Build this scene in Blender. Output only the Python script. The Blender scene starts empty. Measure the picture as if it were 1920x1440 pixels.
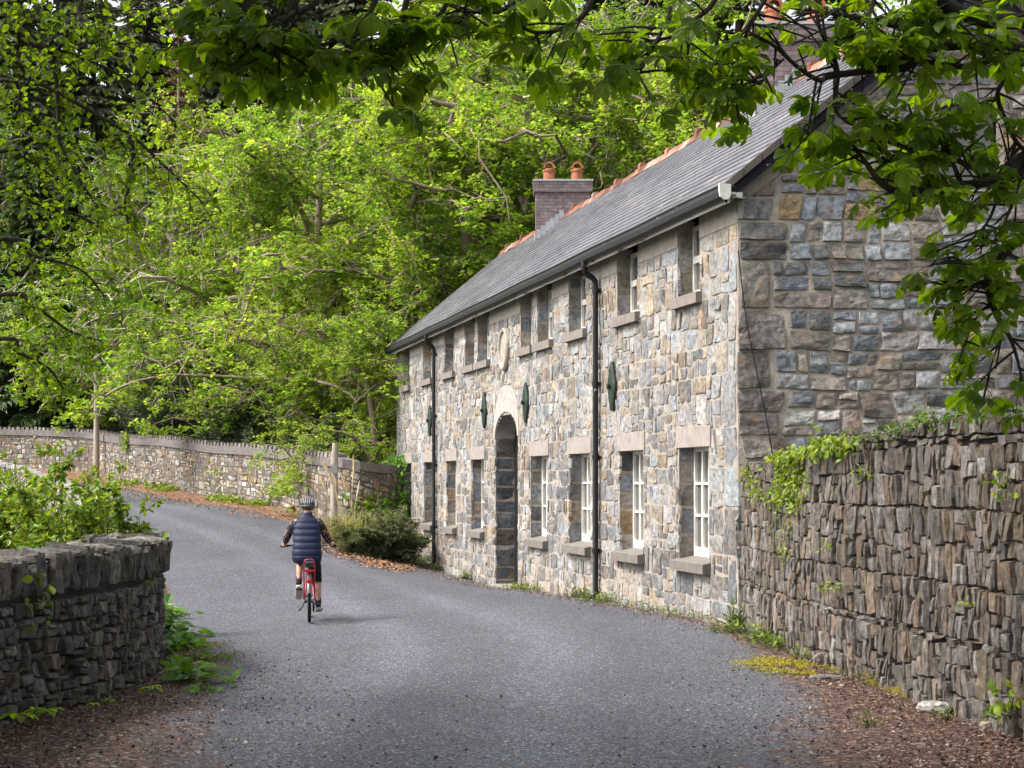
import bpy, bmesh, math, random
import numpy as np
from mathutils import Vector, Matrix
SC = bpy.context.scene
COL = SC.collection
PI = math.pi
CAMZ = 2.0
FP = 3000.0            # focal length in photo pixels (photo 1920 wide)

# ------------------------------------------------------------------ helpers
def P(px, py, d):
    """world point that lies at depth d on the ray of a photo position"""
    return np.array([(px-960.0)/FP*d, d, CAMZ+(900.0-py)/FP*d])

def h3(ix, iy, iz, seed):
    ix = ix.astype(np.int64); iy = iy.astype(np.int64); iz = iz.astype(np.int64)
    n = (ix*374761393 + iy*668265263 + iz*2147483647 + seed*1274126177) & 0xffffffff
    n = ((n ^ (n >> 13))*1274126177) & 0xffffffff
    n = (n ^ (n >> 16)) & 0xffff
    return n/32767.5-1.0

def vnoise(x, y, z=None, seed=0):
    x = np.asarray(x, float); y = np.asarray(y, float)
    z = np.zeros_like(x) if z is None else np.asarray(z, float)+np.zeros_like(x)
    x0 = np.floor(x); y0 = np.floor(y); z0 = np.floor(z)
    fx = x-x0; fy = y-y0; fz = z-z0
    fx = fx*fx*(3-2*fx); fy = fy*fy*(3-2*fy); fz = fz*fz*(3-2*fz)
    r = 0
    for i in (0, 1):
        for j in (0, 1):
            for k in (0, 1):
                w = (fx if i else 1-fx)*(fy if j else 1-fy)*(fz if k else 1-fz)
                r = r+w*h3(x0+i, y0+j, z0+k, seed)
    return r

def fbm(x, y, z=None, seed=0, oc=3):
    r = 0; a = 1; f = 1; t = 0
    for i in range(oc):
        r = r+a*vnoise(np.asarray(x)*f, np.asarray(y)*f, None if z is None else np.asarray(z)*f, seed+i*17)
        t += a; a *= .5; f *= 2.03
    return r/t

class MB:
    """collects geometry, then links it as ONE mesh object"""
    def __init__(s):
        s.V = []; s.n = 0; s.L = []; s.T = []; s.M = []; s.C = []; s.S = []
    def add(s, V, F, col=(.5, .5, .5), mat=0, smooth=False):
        V = np.asarray(V, float).reshape(-1, 3)
        if len(V) == 0: return
        if isinstance(F, np.ndarray):
            m, k = F.shape
            s.L.append(F.ravel()+s.n); s.T.append(np.full(m, k))
        else:
            m = len(F)
            if m == 0: return
            s.L.append(np.concatenate([np.asarray(f) for f in F])+s.n)
            s.T.append(np.array([len(f) for f in F]))
        s.V.append(V); s.n += len(V)
        s.M.append(np.full(m, mat)); s.S.append(np.full(m, smooth))
        c = np.asarray(col, float)
        s.C.append(np.broadcast_to(c, (m, 3)) if c.ndim == 1 else c)
    def box(s, x0, x1, y0, y1, z0, z1, col=(.5, .5, .5), mat=0, f=None):
        V = np.array([[x0,y0,z0],[x1,y0,z0],[x1,y1,z0],[x0,y1,z0],[x0,y0,z1],[x1,y0,z1],[x1,y1,z1],[x0,y1,z1]], float)
        if f is not None: V = f(V)
        s.add(V, BOXF, col, mat)
    def merge(s, o):
        for L in o.L: s.L.append(L+s.n)
        s.V += o.V; s.n += o.n; s.T += o.T; s.M += o.M; s.C += o.C; s.S += o.S
    def build(s, name, mats, parent=None, loc=None):
        me = bpy.data.meshes.new(name)
        V = np.concatenate(s.V) if s.V else np.zeros((0, 3))
        if parent is not None and parent.get('_w'):
            pass
        L = np.concatenate(s.L).astype(np.int32); T = np.concatenate(s.T).astype(np.int32)
        me.vertices.add(len(V)); me.vertices.foreach_set('co', V.ravel())
        me.loops.add(len(L)); me.loops.foreach_set('vertex_index', L)
        me.polygons.add(len(T))
        st = np.zeros(len(T), np.int32); st[1:] = np.cumsum(T)[:-1]
        me.polygons.foreach_set('loop_start', st)
        me.polygons.foreach_set('material_index', np.concatenate(s.M).astype(np.int32))
        me.polygons.foreach_set('use_smooth', np.concatenate(s.S).astype(bool))
        a = me.attributes.new('col', 'FLOAT_VECTOR', 'FACE')
        a.data.foreach_set('vector', np.concatenate(s.C).astype(np.float32).ravel())
        for m in (mats if isinstance(mats, (list, tuple)) else [mats]): me.materials.append(m)
        me.update(calc_edges=True)
        o = bpy.data.objects.new(name, me); COL.objects.link(o)
        if parent is not None: setp(o, parent)
        return o

BOXF = [[0,3,2,1],[4,5,6,7],[0,1,5,4],[1,2,6,5],[2,3,7,6],[3,0,4,7]]

def setp(o, parent):
    o.parent = parent
    r = parent
    l = Vector((0, 0, 0))
    while r is not None:
        l = l+r.location if r.type == 'EMPTY' else l
        r = r.parent
    # mesh data is in world coordinates: undo the Empty's offset
    if parent.type == 'EMPTY':
        o.matrix_parent_inverse = Matrix.Translation(-parent.location)

def tag(o, label=None, cat=None, group=None, kind=None):
    if label: o['label'] = label
    if cat: o['category'] = cat
    if group: o['group'] = group
    if kind: o['kind'] = kind
    return o

def thing(name, loc, label, cat, group=None):
    o = bpy.data.objects.new(name, None); COL.objects.link(o)
    o.empty_display_size = .2
    o.location = Vector([float(v) for v in loc])
    return tag(o, label, cat, group)

def dup(root, loc, rz=0.0, sc=1.0, label=None, group=None):
    r = root.copy(); COL.objects.link(r)
    r.location = Vector([float(v) for v in loc]); r.rotation_euler = (0, 0, rz); r.scale = (sc, sc, sc)
    if label: r['label'] = label
    if group: r['group'] = group
    for ch in list(root.children):
        c = ch.copy(); COL.objects.link(c); c.parent = r
        for g in list(ch.children):
            d = g.copy(); COL.objects.link(d); d.parent = c
    return r

def nrm(v):
    v = np.asarray(v, float)
    return v/(np.linalg.norm(v, axis=-1, keepdims=True)+1e-12)

def tube(mb, pts, rad, n=6, col=(.3, .3, .3), mat=0, smooth=True, cap=True):
    pts = np.asarray(pts, float); k = len(pts)
    rad = np.broadcast_to(np.asarray(rad, float), (k,))
    t = np.gradient(pts, axis=0); t = nrm(t)
    ref = np.array([0, 0, 1.0]) if abs(t[0][2]) < .9 else np.array([1.0, 0, 0])
    a = nrm(np.cross(t[0], ref)); A = []
    for i in range(k):
        a = a-t[i]*np.dot(a, t[i]); a = a/(np.linalg.norm(a)+1e-12); A.append(a)
    A = np.array(A); B = np.cross(t, A)
    th = np.arange(n)*2*PI/n
    V = pts[:, None]+rad[:, None, None]*(np.cos(th)[None, :, None]*A[:, None]+np.sin(th)[None, :, None]*B[:, None])
    V = V.reshape(-1, 3)
    i, j = np.meshgrid(np.arange(k-1), np.arange(n), indexing='ij'); i = i.ravel(); j = j.ravel()
    F = np.stack([i*n+j, i*n+(j+1) % n, (i+1)*n+(j+1) % n, (i+1)*n+j], 1)
    mb.add(V, F, col, mat, smooth)
    if cap and n > 2:
        mb.add(V[:n], [list(range(n))[::-1]], col, mat); mb.add(V[-n:], [list(range(n))], col, mat)

def smoothpath(pts, n):
    """Catmull-Rom resample"""
    p = np.asarray(pts, float)
    q = np.vstack([2*p[0]-p[1], p, 2*p[-1]-p[-2]])
    out = []
    m = len(p)-1
    for t in np.linspace(0, m-1e-6, n):
        i = int(t); f = t-i
        a, b, c, d = q[i], q[i+1], q[i+2], q[i+3]
        out.append(.5*((2*b)+(-a+c)*f+(2*a-5*b+4*c-d)*f*f+(-a+3*b-3*c+d)*f**3))
    return np.array(out)

def grid_faces(nu, nv):
    i, j = np.meshgrid(np.arange(nu-1), np.arange(nv-1), indexing='ij'); i = i.ravel(); j = j.ravel()
    return np.stack([i*nv+j, (i+1)*nv+j, (i+1)*nv+j+1, i*nv+j+1], 1)

# ------------------------------------------------------------------ leaves
LEAF = {
 'quad': (np.array([[0,0,0],[.45,.33,.07],[1,0,-.05],[.5,-.33,.07]]), [[0,1,2,3]]),
 'oval': (np.array([[0,0,0],[.28,.27,.06],[.68,.25,.05],[1,0,-.10],[.68,-.25,.05],[.28,-.27,.06]]), [[0,3,2,1],[0,5,4,3]]),
 'long': (np.array([[0,0,0],[.3,.14,.04],[.68,.13,.02],[1,0,-.16],[.68,-.13,.02],[.3,-.14,.04]]), [[0,3,2,1],[0,5,4,3]]),
 'broad': (np.array([[0,0,0],[.18,.28,.05],[.5,.38,.07],[.82,.22,0],[1,0,-.12],[.82,-.22,0],[.5,-.38,.07],[.18,-.28,.05],[.5,0,.0]]), [[0,8,2,1],[8,4,3,2],[0,7,6,8],[8,6,5,4]]),
 'leaflet': (np.array([[0,0,0],[.4,0,.03],[.75,0,-.02],[1,0,-.16],[.4,.12,.07],[.72,.23,.05],[.9,.14,-.05],[.4,-.12,.07],[.72,-.23,.05],[.9,-.14,-.05]]),
             [[0,1,4],[1,2,5,4],[2,3,6,5],[0,7,1],[1,7,8,2],[2,8,9,3]]),
 'blade': (np.array([[0,-.02,0],[0,.02,0],[.5,.018,.12],[.5,-.018,.12],[1,0,-.05]]), [[0,1,2,3],[3,2,4]]),
}
def leaves(mb, pos, axis, normal, size, shape, col, mat=0, smooth=False):
    pos = np.asarray(pos, float); n = len(pos)
    if n == 0: return
    lv, lf = LEAF[shape]
    a = nrm(axis); nn = normal-a*np.sum(normal*a, 1, keepdims=True); nn = nrm(nn)
    s = np.cross(nn, a)
    size = np.broadcast_to(np.asarray(size, float), (n,))
    V = pos[:, None]+size[:, None, None]*(lv[None, :, 0, None]*a[:, None]+lv[None, :, 1, None]*s[:, None]+lv[None, :, 2, None]*nn[:, None])
    k = len(lv)
    off = np.arange(n)*k
    c = np.asarray(col, float)
    if c.ndim == 1: c = np.broadcast_to(c, (n, 3))
    Vf = V.reshape(-1, 3)
    base = mb.n; mb.V.append(Vf); mb.n += len(Vf)
    for f in lf:
        F = off[:, None]+np.array(f)[None]
        mb.L.append(F.ravel()+base); mb.T.append(np.full(n, len(f)))
        mb.M.append(np.full(n, mat)); mb.S.append(np.full(n, smooth)); mb.C.append(c)

def rdir(rng, n):
    return nrm(rng.normal(size=(n, 3)))

def mixcol(rng, n, cols, jit=.15):
    cols = np.array(cols); i = rng.integers(0, len(cols), n); j = rng.integers(0, len(cols), n)
    t = rng.random((n, 1))*.5
    c = cols[i]*(1-t)+cols[j]*t
    return np.clip(c*(1+jit*rng.normal(size=(n, 1))), .004, .9)

# ------------------------------------------------------------------ materials
def newmat(name):
    m = bpy.data.materials.new(name); m.use_nodes = True
    nt = m.node_tree; nt.nodes.clear()
    out = nt.nodes.new('ShaderNodeOutputMaterial')
    return m, nt, out
def N(nt, t, **kw):
    n = nt.nodes.new(t)
    for k, v in kw.items():
        if k in n.inputs: n.inputs[k].default_value = v
        else: setattr(n, k, v)
    return n
def ramp(nt, fac, stops):
    r = nt.nodes.new('ShaderNodeValToRGB'); e = r.color_ramp.elements
    while len(e) < len(stops): e.new(.5)
    for x, (p, c) in zip(e, stops):
        x.position = p; x.color = (c[0], c[1], c[2], 1) if not np.isscalar(c) else (c, c, c, 1)
    nt.links.new(fac, r.inputs[0]); return r.outputs[0]
def mix(nt, fac, a, b, mode='MIX'):
    m = nt.nodes.new('ShaderNodeMix'); m.data_type = 'RGBA'; m.blend_type = mode
    for s, v in ((0, fac), (6, a), (7, b)):
        if isinstance(v, (int, float)): m.inputs[s].default_value = v
        elif isinstance(v, tuple): m.inputs[s].default_value = (*v, 1)
        else: nt.links.new(v, m.inputs[s])
    return m.outputs[2]
def coords(nt, scale=(1, 1, 1)):
    t = nt.nodes.new('ShaderNodeTexCoord'); mp = nt.nodes.new('ShaderNodeMapping')
    mp.inputs['Scale'].default_value = scale
    nt.links.new(t.outputs['Object'], mp.inputs[0]); return mp.outputs[0]
def noise(nt, vec, scale, detail=4, rough=.6, out='Fac', dist=0):
    n = nt.nodes.new('ShaderNodeTexNoise'); n.inputs['Scale'].default_value = scale
    n.inputs['Detail'].default_value = detail; n.inputs['Roughness'].default_value = rough
    n.inputs['Distortion'].default_value = dist
    nt.links.new(vec, n.inputs['Vector']); return n.outputs[out]
def voro(nt, vec, scale, out='Distance', feature='F1'):
    n = nt.nodes.new('ShaderNodeTexVoronoi'); n.feature = feature; n.inputs['Scale'].default_value = scale
    nt.links.new(vec, n.inputs['Vector']); return n.outputs[out]
def attr(nt, name='col'):
    a = nt.nodes.new('ShaderNodeAttribute'); a.attribute_name = name; return a
def bump(nt, hgt, strength, dist=.02):
    b = nt.nodes.new('ShaderNodeBump'); b.inputs['Strength'].default_value = strength; b.inputs['Distance'].default_value = dist
    nt.links.new(hgt, b.inputs['Height']); return b.outputs[0]

def m_leaf(name, trans=.42, rough=.45, tint=(1.5, 1.35, .55), spec=.35):
    m, nt, out = newmat(name)
    a = attr(nt)
    v = coords(nt)
    n = noise(nt, v, 9, 2)
    c = mix(nt, 1.0, a.outputs['Vector'], ramp(nt, n, [(.3, .75), (.7, 1.25)]), 'MULTIPLY')
    p = N(nt, 'ShaderNodeBsdfPrincipled', Roughness=rough)
    p.inputs['Specular IOR Level'].default_value = spec
    nt.links.new(c, p.inputs['Base Color'])
    t = N(nt, 'ShaderNodeBsdfTranslucent')
    nt.links.new(mix(nt, 1.0, c, tint, 'MULTIPLY'), t.inputs['Color'])
    x = nt.nodes.new('ShaderNodeMixShader'); x.inputs[0].default_value = trans
    nt.links.new(p.outputs[0], x.inputs[1]); nt.links.new(t.outputs[0], x.inputs[2])
    nt.links.new(x.outputs[0], out.inputs[0]); return m

def m_attr(name, rough=.8, ns=8, lo=.75, hi=1.25, bs=30, bst=.3, bd=.01, stretch=(1, 1, 1), spec=.3, metal=0):
    """albedo from the face colour, with mottling and bump"""
    m, nt, out = newmat(name)
    v = coords(nt, stretch)
    c = mix(nt, 1.0, attr(nt).outputs['Vector'], ramp(nt, noise(nt, v, ns, 5), [(.3, lo), (.7, hi)]), 'MULTIPLY')
    p = N(nt, 'ShaderNodeBsdfPrincipled', Roughness=rough, Metallic=metal)
    p.inputs['Specular IOR Level'].default_value = spec
    nt.links.new(c, p.inputs['Base Color'])
    if bst: nt.links.new(bump(nt, noise(nt, v, bs, 5), bst, bd), p.inputs['Normal'])
    nt.links.new(p.outputs[0], out.inputs[0]); return m

def m_stone(name, rust=(.33, .19, .08), rustamt=.35, pale=(.48, .46, .42), paleamt=.25, bst=.7, streak=False):
    m, nt, out = newmat(name)
    v = coords(nt)
    c = attr(nt).outputs['Vector']
    n1 = noise(nt, v, 3.2, 6, .65)
    n2 = noise(nt, v, 14, 6, .7)
    n3 = noise(nt, v, 2.3, 6, .7, dist=.8)
    n4 = noise(nt, v, 55, 3, .6)
    c = mix(nt, 1.0, c, ramp(nt, n2, [(.28, .30), (.5, .98), (.74, 1.75)]), 'MULTIPLY')
    f = ramp(nt, n1, [(.52, 0.0), (.68, rustamt)])
    c = mix(nt, f, c, rust)
    f = ramp(nt, n3, [(.56, 0.0), (.72, paleamt)])
    c = mix(nt, f, c, pale)
    f = ramp(nt, n4, [(.62, 0.0), (.7, .35)])
    c = mix(nt, f, c, (.03, .03, .032))
    c = mix(nt, 1.0, c, ramp(nt, noise(nt, v, .7, 5, .6), [(.35, .72), (.65, 1.18)]), 'MULTIPLY')
    if streak:
        c = mix(nt, 1.0, c, ramp(nt, noise(nt, coords(nt, (1, 1, .22)), 26, 5, .7), [(.28, .5), (.5, 1.0), (.72, 1.45)]), 'MULTIPLY')
    p = N(nt, 'ShaderNodeBsdfPrincipled', Roughness=.82)
    p.inputs['Specular IOR Level'].default_value = .25
    nt.links.new(c, p.inputs['Base Color'])
    s = nt.nodes.new('ShaderNodeMath'); s.operation = 'ADD'
    nt.links.new(n2, s.inputs[0]); nt.links.new(noise(nt, coords(nt, (1, 1, 2.6)), 30, 5, .7), s.inputs[1])
    nt.links.new(bump(nt, s.outputs[0], bst, .02), p.inputs['Normal'])
    nt.links.new(p.outputs[0], out.inputs[0]); return m

def m_paint(name, col, rough=.45, peel=None, peelcol=(.7, .68, .62), scale=9, stretch=(1, 1, 1), thr=.58, spec=.4):
    m, nt, out = newmat(name)
    v = coords(nt, stretch)
    c = mix(nt, 1.0, col, ramp(nt, noise(nt, v, 5, 5), [(.3, .8), (.7, 1.2)]), 'MULTIPLY')
    if peel:
        f = ramp(nt, noise(nt, v, scale, 6, .7), [(thr, 0.0), (thr+.02, 1.0)])
        c = mix(nt, f, c, peelcol)
    p = N(nt, 'ShaderNodeBsdfPrincipled', Roughness=rough)
    p.inputs['Specular IOR Level'].default_value = spec
    nt.links.new(c, p.inputs['Base Color'])
    nt.links.new(bump(nt, noise(nt, v, 60, 3), .12, .005), p.inputs['Normal'])
    nt.links.new(p.outputs[0], out.inputs[0]); return m

M = {}
M['stone_gable'] = m_stone('gable_stone', rust=(.30, .18, .08), rustamt=.42, paleamt=.22)
M['stone_front'] = m_stone('front_stone', rust=(.33, .21, .11), rustamt=.45, pale=(.38, .36, .34), paleamt=.4)
M['stone_dry'] = m_stone('dry_stone', rust=(.20, .125, .08), rustamt=.4, pale=(.33, .31, .29), paleamt=.35, bst=1.0, streak=True)
M['stone_far'] = m_stone('far_stone', rust=(.40, .24, .11), rustamt=.5, pale=(.36, .34, .31), paleamt=.35)
M['mortar'] = m_attr('mortar', .95, 6, .7, 1.2, 40, .8, .02)
M['concrete'] = m_attr('concrete', .9, 7, .75, 1.15, 60, .35, .008)
M['slate'] = m_attr('slate', .55, 3, .8, 1.2, 30, .25, .006, spec=.4)
M['terracotta'] = m_attr('terracotta', .85, 9, .6, 1.35, 40, .5, .01)
M['brick'] = None
M['white'] = m_paint('white_paint', (.74, .72, .66), .5)
M['gutter'] = m_paint('gutter_paint', (.020, .021, .022), .6, True, (.5, .49, .46), 22, (.3, .10, 1), .68)
M['barge'] = m_paint('barge_paint', (.010, .011, .018), .8, True, (.5, .49, .47), 9, (1, 1, 1), .615, .2)
M['pipe'] = m_paint('pipe_paint', (.012, .012, .013), .35, True, (.5, .5, .5), 14, (1, 1, .5), .66)
M['plate'] = m_paint('plate_paint', (.016, .030, .020), .45)
M['door'] = m_paint('door_paint', (.008, .009, .008), .5)
M['wood_pole'] = m_attr('weathered_pole', .9, 5, .7, 1.25, 30, .5, .01, (6, 6, .4))
M['bark'] = m_attr('bark', .92, 10, .6, 1.3, 25, .8, .02, (1, 1, .4))
M['leaf'] = m_leaf('leaf_green')
M['leaf_bright'] = m_leaf('leaf_bright', .52, .5, (1.4, 1.5, .6), .2)
M['leaf_dark'] = m_leaf('leaf_dark', .15, .4, (1.2, 1.2, .6), .45)
M['leaf_chestnut'] = m_leaf('leaf_chestnut', .6, .42, (4.0, 3.4, .4), .25)
M['needle'] = m_leaf('needle', .1, .6)
M['litter'] = m_attr('litter', .85, 20, .6, 1.4, 30, 0)
m, nt, out = newmat('window_glass')
p = N(nt, 'ShaderNodeBsdfPrincipled', Roughness=.12); p.inputs['Base Color'].default_value = (.10, .096, .088, 1)
p.inputs['Specular IOR Level'].default_value = .6
nt.links.new(p.outputs[0], out.inputs[0]); M['glass'] = m

# brick of the chimneys
m, nt, out = newmat('chimney_brick')
tc = nt.nodes.new('ShaderNodeAttribute'); tc.attribute_name = 'buv'
b = nt.nodes.new('ShaderNodeTexBrick')
b.inputs['Color1'].default_value = (.15, .105, .115, 1); b.inputs['Color2'].default_value = (.21, .165, .17, 1)
b.inputs['Mortar'].default_value = (.07, .06, .06, 1); b.inputs['Scale'].default_value = 1.0
b.inputs['Brick Width'].default_value = .24; b.inputs['Row Height'].default_value = .088; b.inputs['Mortar Size'].default_value = .007
nt.links.new(tc.outputs['Vector'], b.inputs['Vector'])
v = coords(nt)
c = mix(nt, 1.0, b.outputs['Color'], ramp(nt, noise(nt, v, 6, 6), [(.3, .65), (.7, 1.35)]), 'MULTIPLY')
p = N(nt, 'ShaderNodeBsdfPrincipled', Roughness=.85)
nt.links.new(c, p.inputs['Base Color']); nt.links.new(bump(nt, b.outputs['Fac'], -.6, .01), p.inputs['Normal'])
nt.links.new(p.outputs[0], out.inputs[0]); M['brick'] = m

# asphalt with grit, and leaf dirt where the vertex value 'dirt' says so
def m_road():
    m, nt, out = newmat('asphalt')
    v = coords(nt)
    big = noise(nt, coords(nt, (1, .28, 1)), .55, 6, .65)
    c = ramp(nt, big, [(.3, (.066, .068, .083)), (.7, (.098, .100, .119))])
    g = voro(nt, v, 78, 'Color')
    sep = nt.nodes.new('ShaderNodeSeparateColor'); nt.links.new(g, sep.inputs[0])
    c = mix(nt, 1.0, c, ramp(nt, sep.outputs[0], [(0.0, .28), (.6, .84), (.85, 1.45), (1.0, 3.1)]), 'MULTIPLY')
    g2 = voro(nt, v, 48, 'Color'); s2 = nt.nodes.new('ShaderNodeSeparateColor'); nt.links.new(g2, s2.inputs[0])
    c = mix(nt, ramp(nt, s2.outputs[1], [(.975, 0.0), (.985, .5)]), c, (.42, .39, .35))
    c = mix(nt, 1.0, c, ramp(nt, attr(nt, 'wear').outputs['Fac'], [(0.0, .90), (1.0, 1.16)]), 'MULTIPLY')
    c = mix(nt, ramp(nt, noise(nt, v, 1.3, 5, .6), [(.60, 0.0), (.66, .35)]), c, (.05, .05, .058))
    d = attr(nt, 'dirt').outputs['Fac']
    nz = noise(nt, v, 3.0, 6, .75)
    s = nt.nodes.new('ShaderNodeMath'); s.operation = 'ADD'; nt.links.new(d, s.inputs[0])
    s3 = nt.nodes.new('ShaderNodeMath'); s3.operation = 'MULTIPLY_ADD'; s3.inputs[1].default_value = 1.1; s3.inputs[2].default_value = -.55
    nt.links.new(nz, s3.inputs[0]); nt.links.new(s3.outputs[0], s.inputs[1])
    f = ramp(nt, s.outputs[0], [(.4, 0.0), (.62, .92)])
    dn = voro(nt, v, 34, 'Color'); sd = nt.nodes.new('ShaderNodeSeparateColor'); nt.links.new(dn, sd.inputs[0])
    dc = ramp(nt, sd.outputs[0], [(0.0, (.022, .012, .009)), (.5, (.060, .031, .021)), (.85, (.13, .072, .05)), (1.0, (.30, .23, .19))])
    c = mix(nt, f, c, dc)
    p = N(nt, 'ShaderNodeBsdfPrincipled', Roughness=.8); p.inputs['Specular IOR Level'].default_value = .3
    nt.links.new(c, p.inputs['Base Color'])
    ad = nt.nodes.new('ShaderNodeMath'); ad.operation = 'ADD'
    nt.links.new(sep.outputs[0], ad.inputs[0]); nt.links.new(noise(nt, v, 25, 4), ad.inputs[1])
    nt.links.new(bump(nt, ad.outputs[0], .5, .012), p.inputs['Normal'])
    nt.links.new(p.outputs[0], out.inputs[0]); return m
M['road'] = m_road()

def m_earth(name, a, b, c, s=5):
    m, nt, out = newmat(name)
    v = coords(nt)
    n = noise(nt, v, s, 8, .75)
    q = ramp(nt, n, [(.3, a), (.5, b), (.7, c)])
    q = mix(nt, 1.0, q, ramp(nt, voro(nt, v, 30), [(0.0, .6), (.6, 1.3)]), 'MULTIPLY')
    p = N(nt, 'ShaderNodeBsdfPrincipled', Roughness=.95); p.inputs['Specular IOR Level'].default_value = .1
    nt.links.new(q, p.inputs['Base Color']); nt.links.new(bump(nt, noise(nt, v, 22, 6), .8, .03), p.inputs['Normal'])
    nt.links.new(p.outputs[0], out.inputs[0]); return m
M['ground'] = m_earth('earth', (.018, .02, .010), (.04, .045, .018), (.07, .055, .03))
M['verge'] = m_earth('leafy_verge', (.07, .045, .035), (.15, .085, .052), (.22, .15, .11), 7)
M['moss'] = m_earth('moss', (.03, .026, .008), (.075, .062, .012), (.14, .12, .018), 14)
# ------------------------------------------------------------------ terrain
FX, FY = -.2411, .9705                 # direction of the house front (away from the camera)
CX, CY = 3.12, 22.05                   # near corner of the house
def front(u, h=0.0):                   # point on / before the front wall
    return CX+FX*u-FY*h, CY+FY*u+FX*h
_cp = [(x, y, 0) for x in (-14, -7, -2, 2, 7, 14) for y in (-4, 4, 10, 15)]
_cp += [(-2.8, 22.2, 0), (3.3, 20, 0), (-4, 18.5, 0), (-10.7, 40, .5), (-15.6, 52, 1.2), (-18.6, 58, 1.6),
 (-7, 50, 1.0), (-10.3, 55, 1.32), (-14.85, 63, 1.79), (-18.3, 70.6, 2.12), (-20.9, 73, 2.37), (-24, 75, 2.5),
 (-5.1, 46, .62), (3.1, 22, 0), (1.55, 28.3, -.13), (-.06, 34.7, -.38), (-2.0, 42.5, -.36), (-3.4, 47.5, 0), (-3.6, 42, -.05), (-4.5, 42, .25),
 (-5, 32, .22), (-8, 45, .78), (-12, 18, -.5), (-9, 24, -.3), (-14, 30, -.2), (-24, 45, .5), (-30, 30, -.5), (-40, 70, 2.2),
 (-5, 56, 1.6), (0, 60, 2.2), (-10, 70, 3.2), (-20, 86, 5), (10, 60, 3.5), (20, 80, 9), (0, 100, 12), (-40, 112, 10), (40, 110, 16), (-60, 85, 4),
 (13, 30, 0), (13, 45, 1), (-20, 140, 24), (30, 150, 30), (-70, 150, 22), (-30, 100, 8)]
_cp = np.array(_cp, float)
def _phi(r): return np.where(r > 0, r*r*np.log(r+1e-9), 0)
_n = len(_cp); _A = np.zeros((_n+3, _n+3)); _d = np.hypot(_cp[:, None, 0]-_cp[None, :, 0], _cp[:, None, 1]-_cp[None, :, 1])
_A[:_n, :_n] = _phi(_d/20)+np.eye(_n)*.004; _A[:_n, _n] = 1; _A[:_n, _n+1:] = _cp[:, :2]/20; _A[_n:, :_n] = _A[:_n, _n:].T
_w = np.linalg.solve(_A, np.concatenate([_cp[:, 2], [0, 0, 0]]))
def tz(x, y):
    x = np.clip(np.asarray(x, float), -90, 60); y = np.clip(np.asarray(y, float), -12, 165)
    sh = np.broadcast(x, y).shape; x = np.broadcast_to(x, sh).ravel(); y = np.broadcast_to(y, sh).ravel()
    r = np.zeros(len(x))
    for i in range(0, len(x), 20000):
        xs, ys = x[i:i+20000], y[i:i+20000]
        d = np.hypot(xs[:, None]-_cp[None, :, 0], ys[:, None]-_cp[None, :, 1])
        r[i:i+20000] = _phi(d/20)@_w[:_n]+_w[_n]+_w[_n+1]*xs/20+_w[_n+2]*ys/20
    return r.reshape(sh) if sh else float(r[0])

rng = np.random.default_rng(7)
def axis(a, b, fine0, fine1, f, c):
    q = [a]
    while q[-1] < b:
        s = f if fine0 <= q[-1] <= fine1 else min(c, f+.12*min(abs(q[-1]-fine0), abs(q[-1]-fine1)))
        q.append(q[-1]+s)
    return np.array(q)
gx = axis(-420, 420, -30, 18, .6, 30); gy = axis(-60, 620, -2, 80, .6, 30)
X, Y = np.meshgrid(gx, gy, indexing='ij')
Z = tz(X, Y)-.05+.02*fbm(X*.8, Y*.8, seed=3)
mb = MB(); mb.add(np.stack([X.ravel(), Y.ravel(), Z.ravel()], 1), grid_faces(len(gx), len(gy)), smooth=True)
tag(mb.build('ground', M['ground']), kind='structure')

REDGE = [(4.6, -8), (4.5, 2), (4.2, 8), (3.9, 12), (3.55, 15), (3.22, 18), (3.0, 20.5), (2.72, 22.8), (1.62, 27.2), (.12, 33.2), (-1.35, 39.2), (-2.4, 42.0), (-4.1, 43.8), (-6.4, 47.6), (-9.3, 53), (-13.6, 61), (-17.4, 68.5), (-20.9, 71.4), (-26, 73), (-40, 76)]
LEDGE = [(-5.5, -8), (-5.3, 2), (-5, 8), (-4.3, 12.5), (-3.75, 15), (-3.72, 17.3), (-4.1, 19.3), (-4.9, 23), (-6.3, 29), (-8.4, 36), (-10.2, 41), (-14.3, 51), (-17.3, 57), (-20.3, 61.5), (-26, 65), (-40, 68)]
def resample(p, n):
    q = smoothpath(p, 600); d = np.concatenate([[0], np.cumsum(np.linalg.norm(np.diff(q, axis=0), axis=1))])
    t = np.linspace(0, d[-1], n); return np.stack([np.interp(t, d, q[:, i]) for i in range(q.shape[1])], 1)
NR, NC = 420, 60
R_, L_ = resample(REDGE, NR), resample(LEDGE, NR)
t = np.linspace(0, 1, NC)[None, :, None]
G = L_[:, None]*(1-t)+R_[:, None]*t
Z = tz(G[..., 0], G[..., 1])+.004
W_ = np.linalg.norm(R_-L_, axis=1)[:, None]
dl = t[..., 0]*W_; dr = (1-t[..., 0])*W_                      # metres from left / right edge
yy = G[..., 1]
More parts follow.
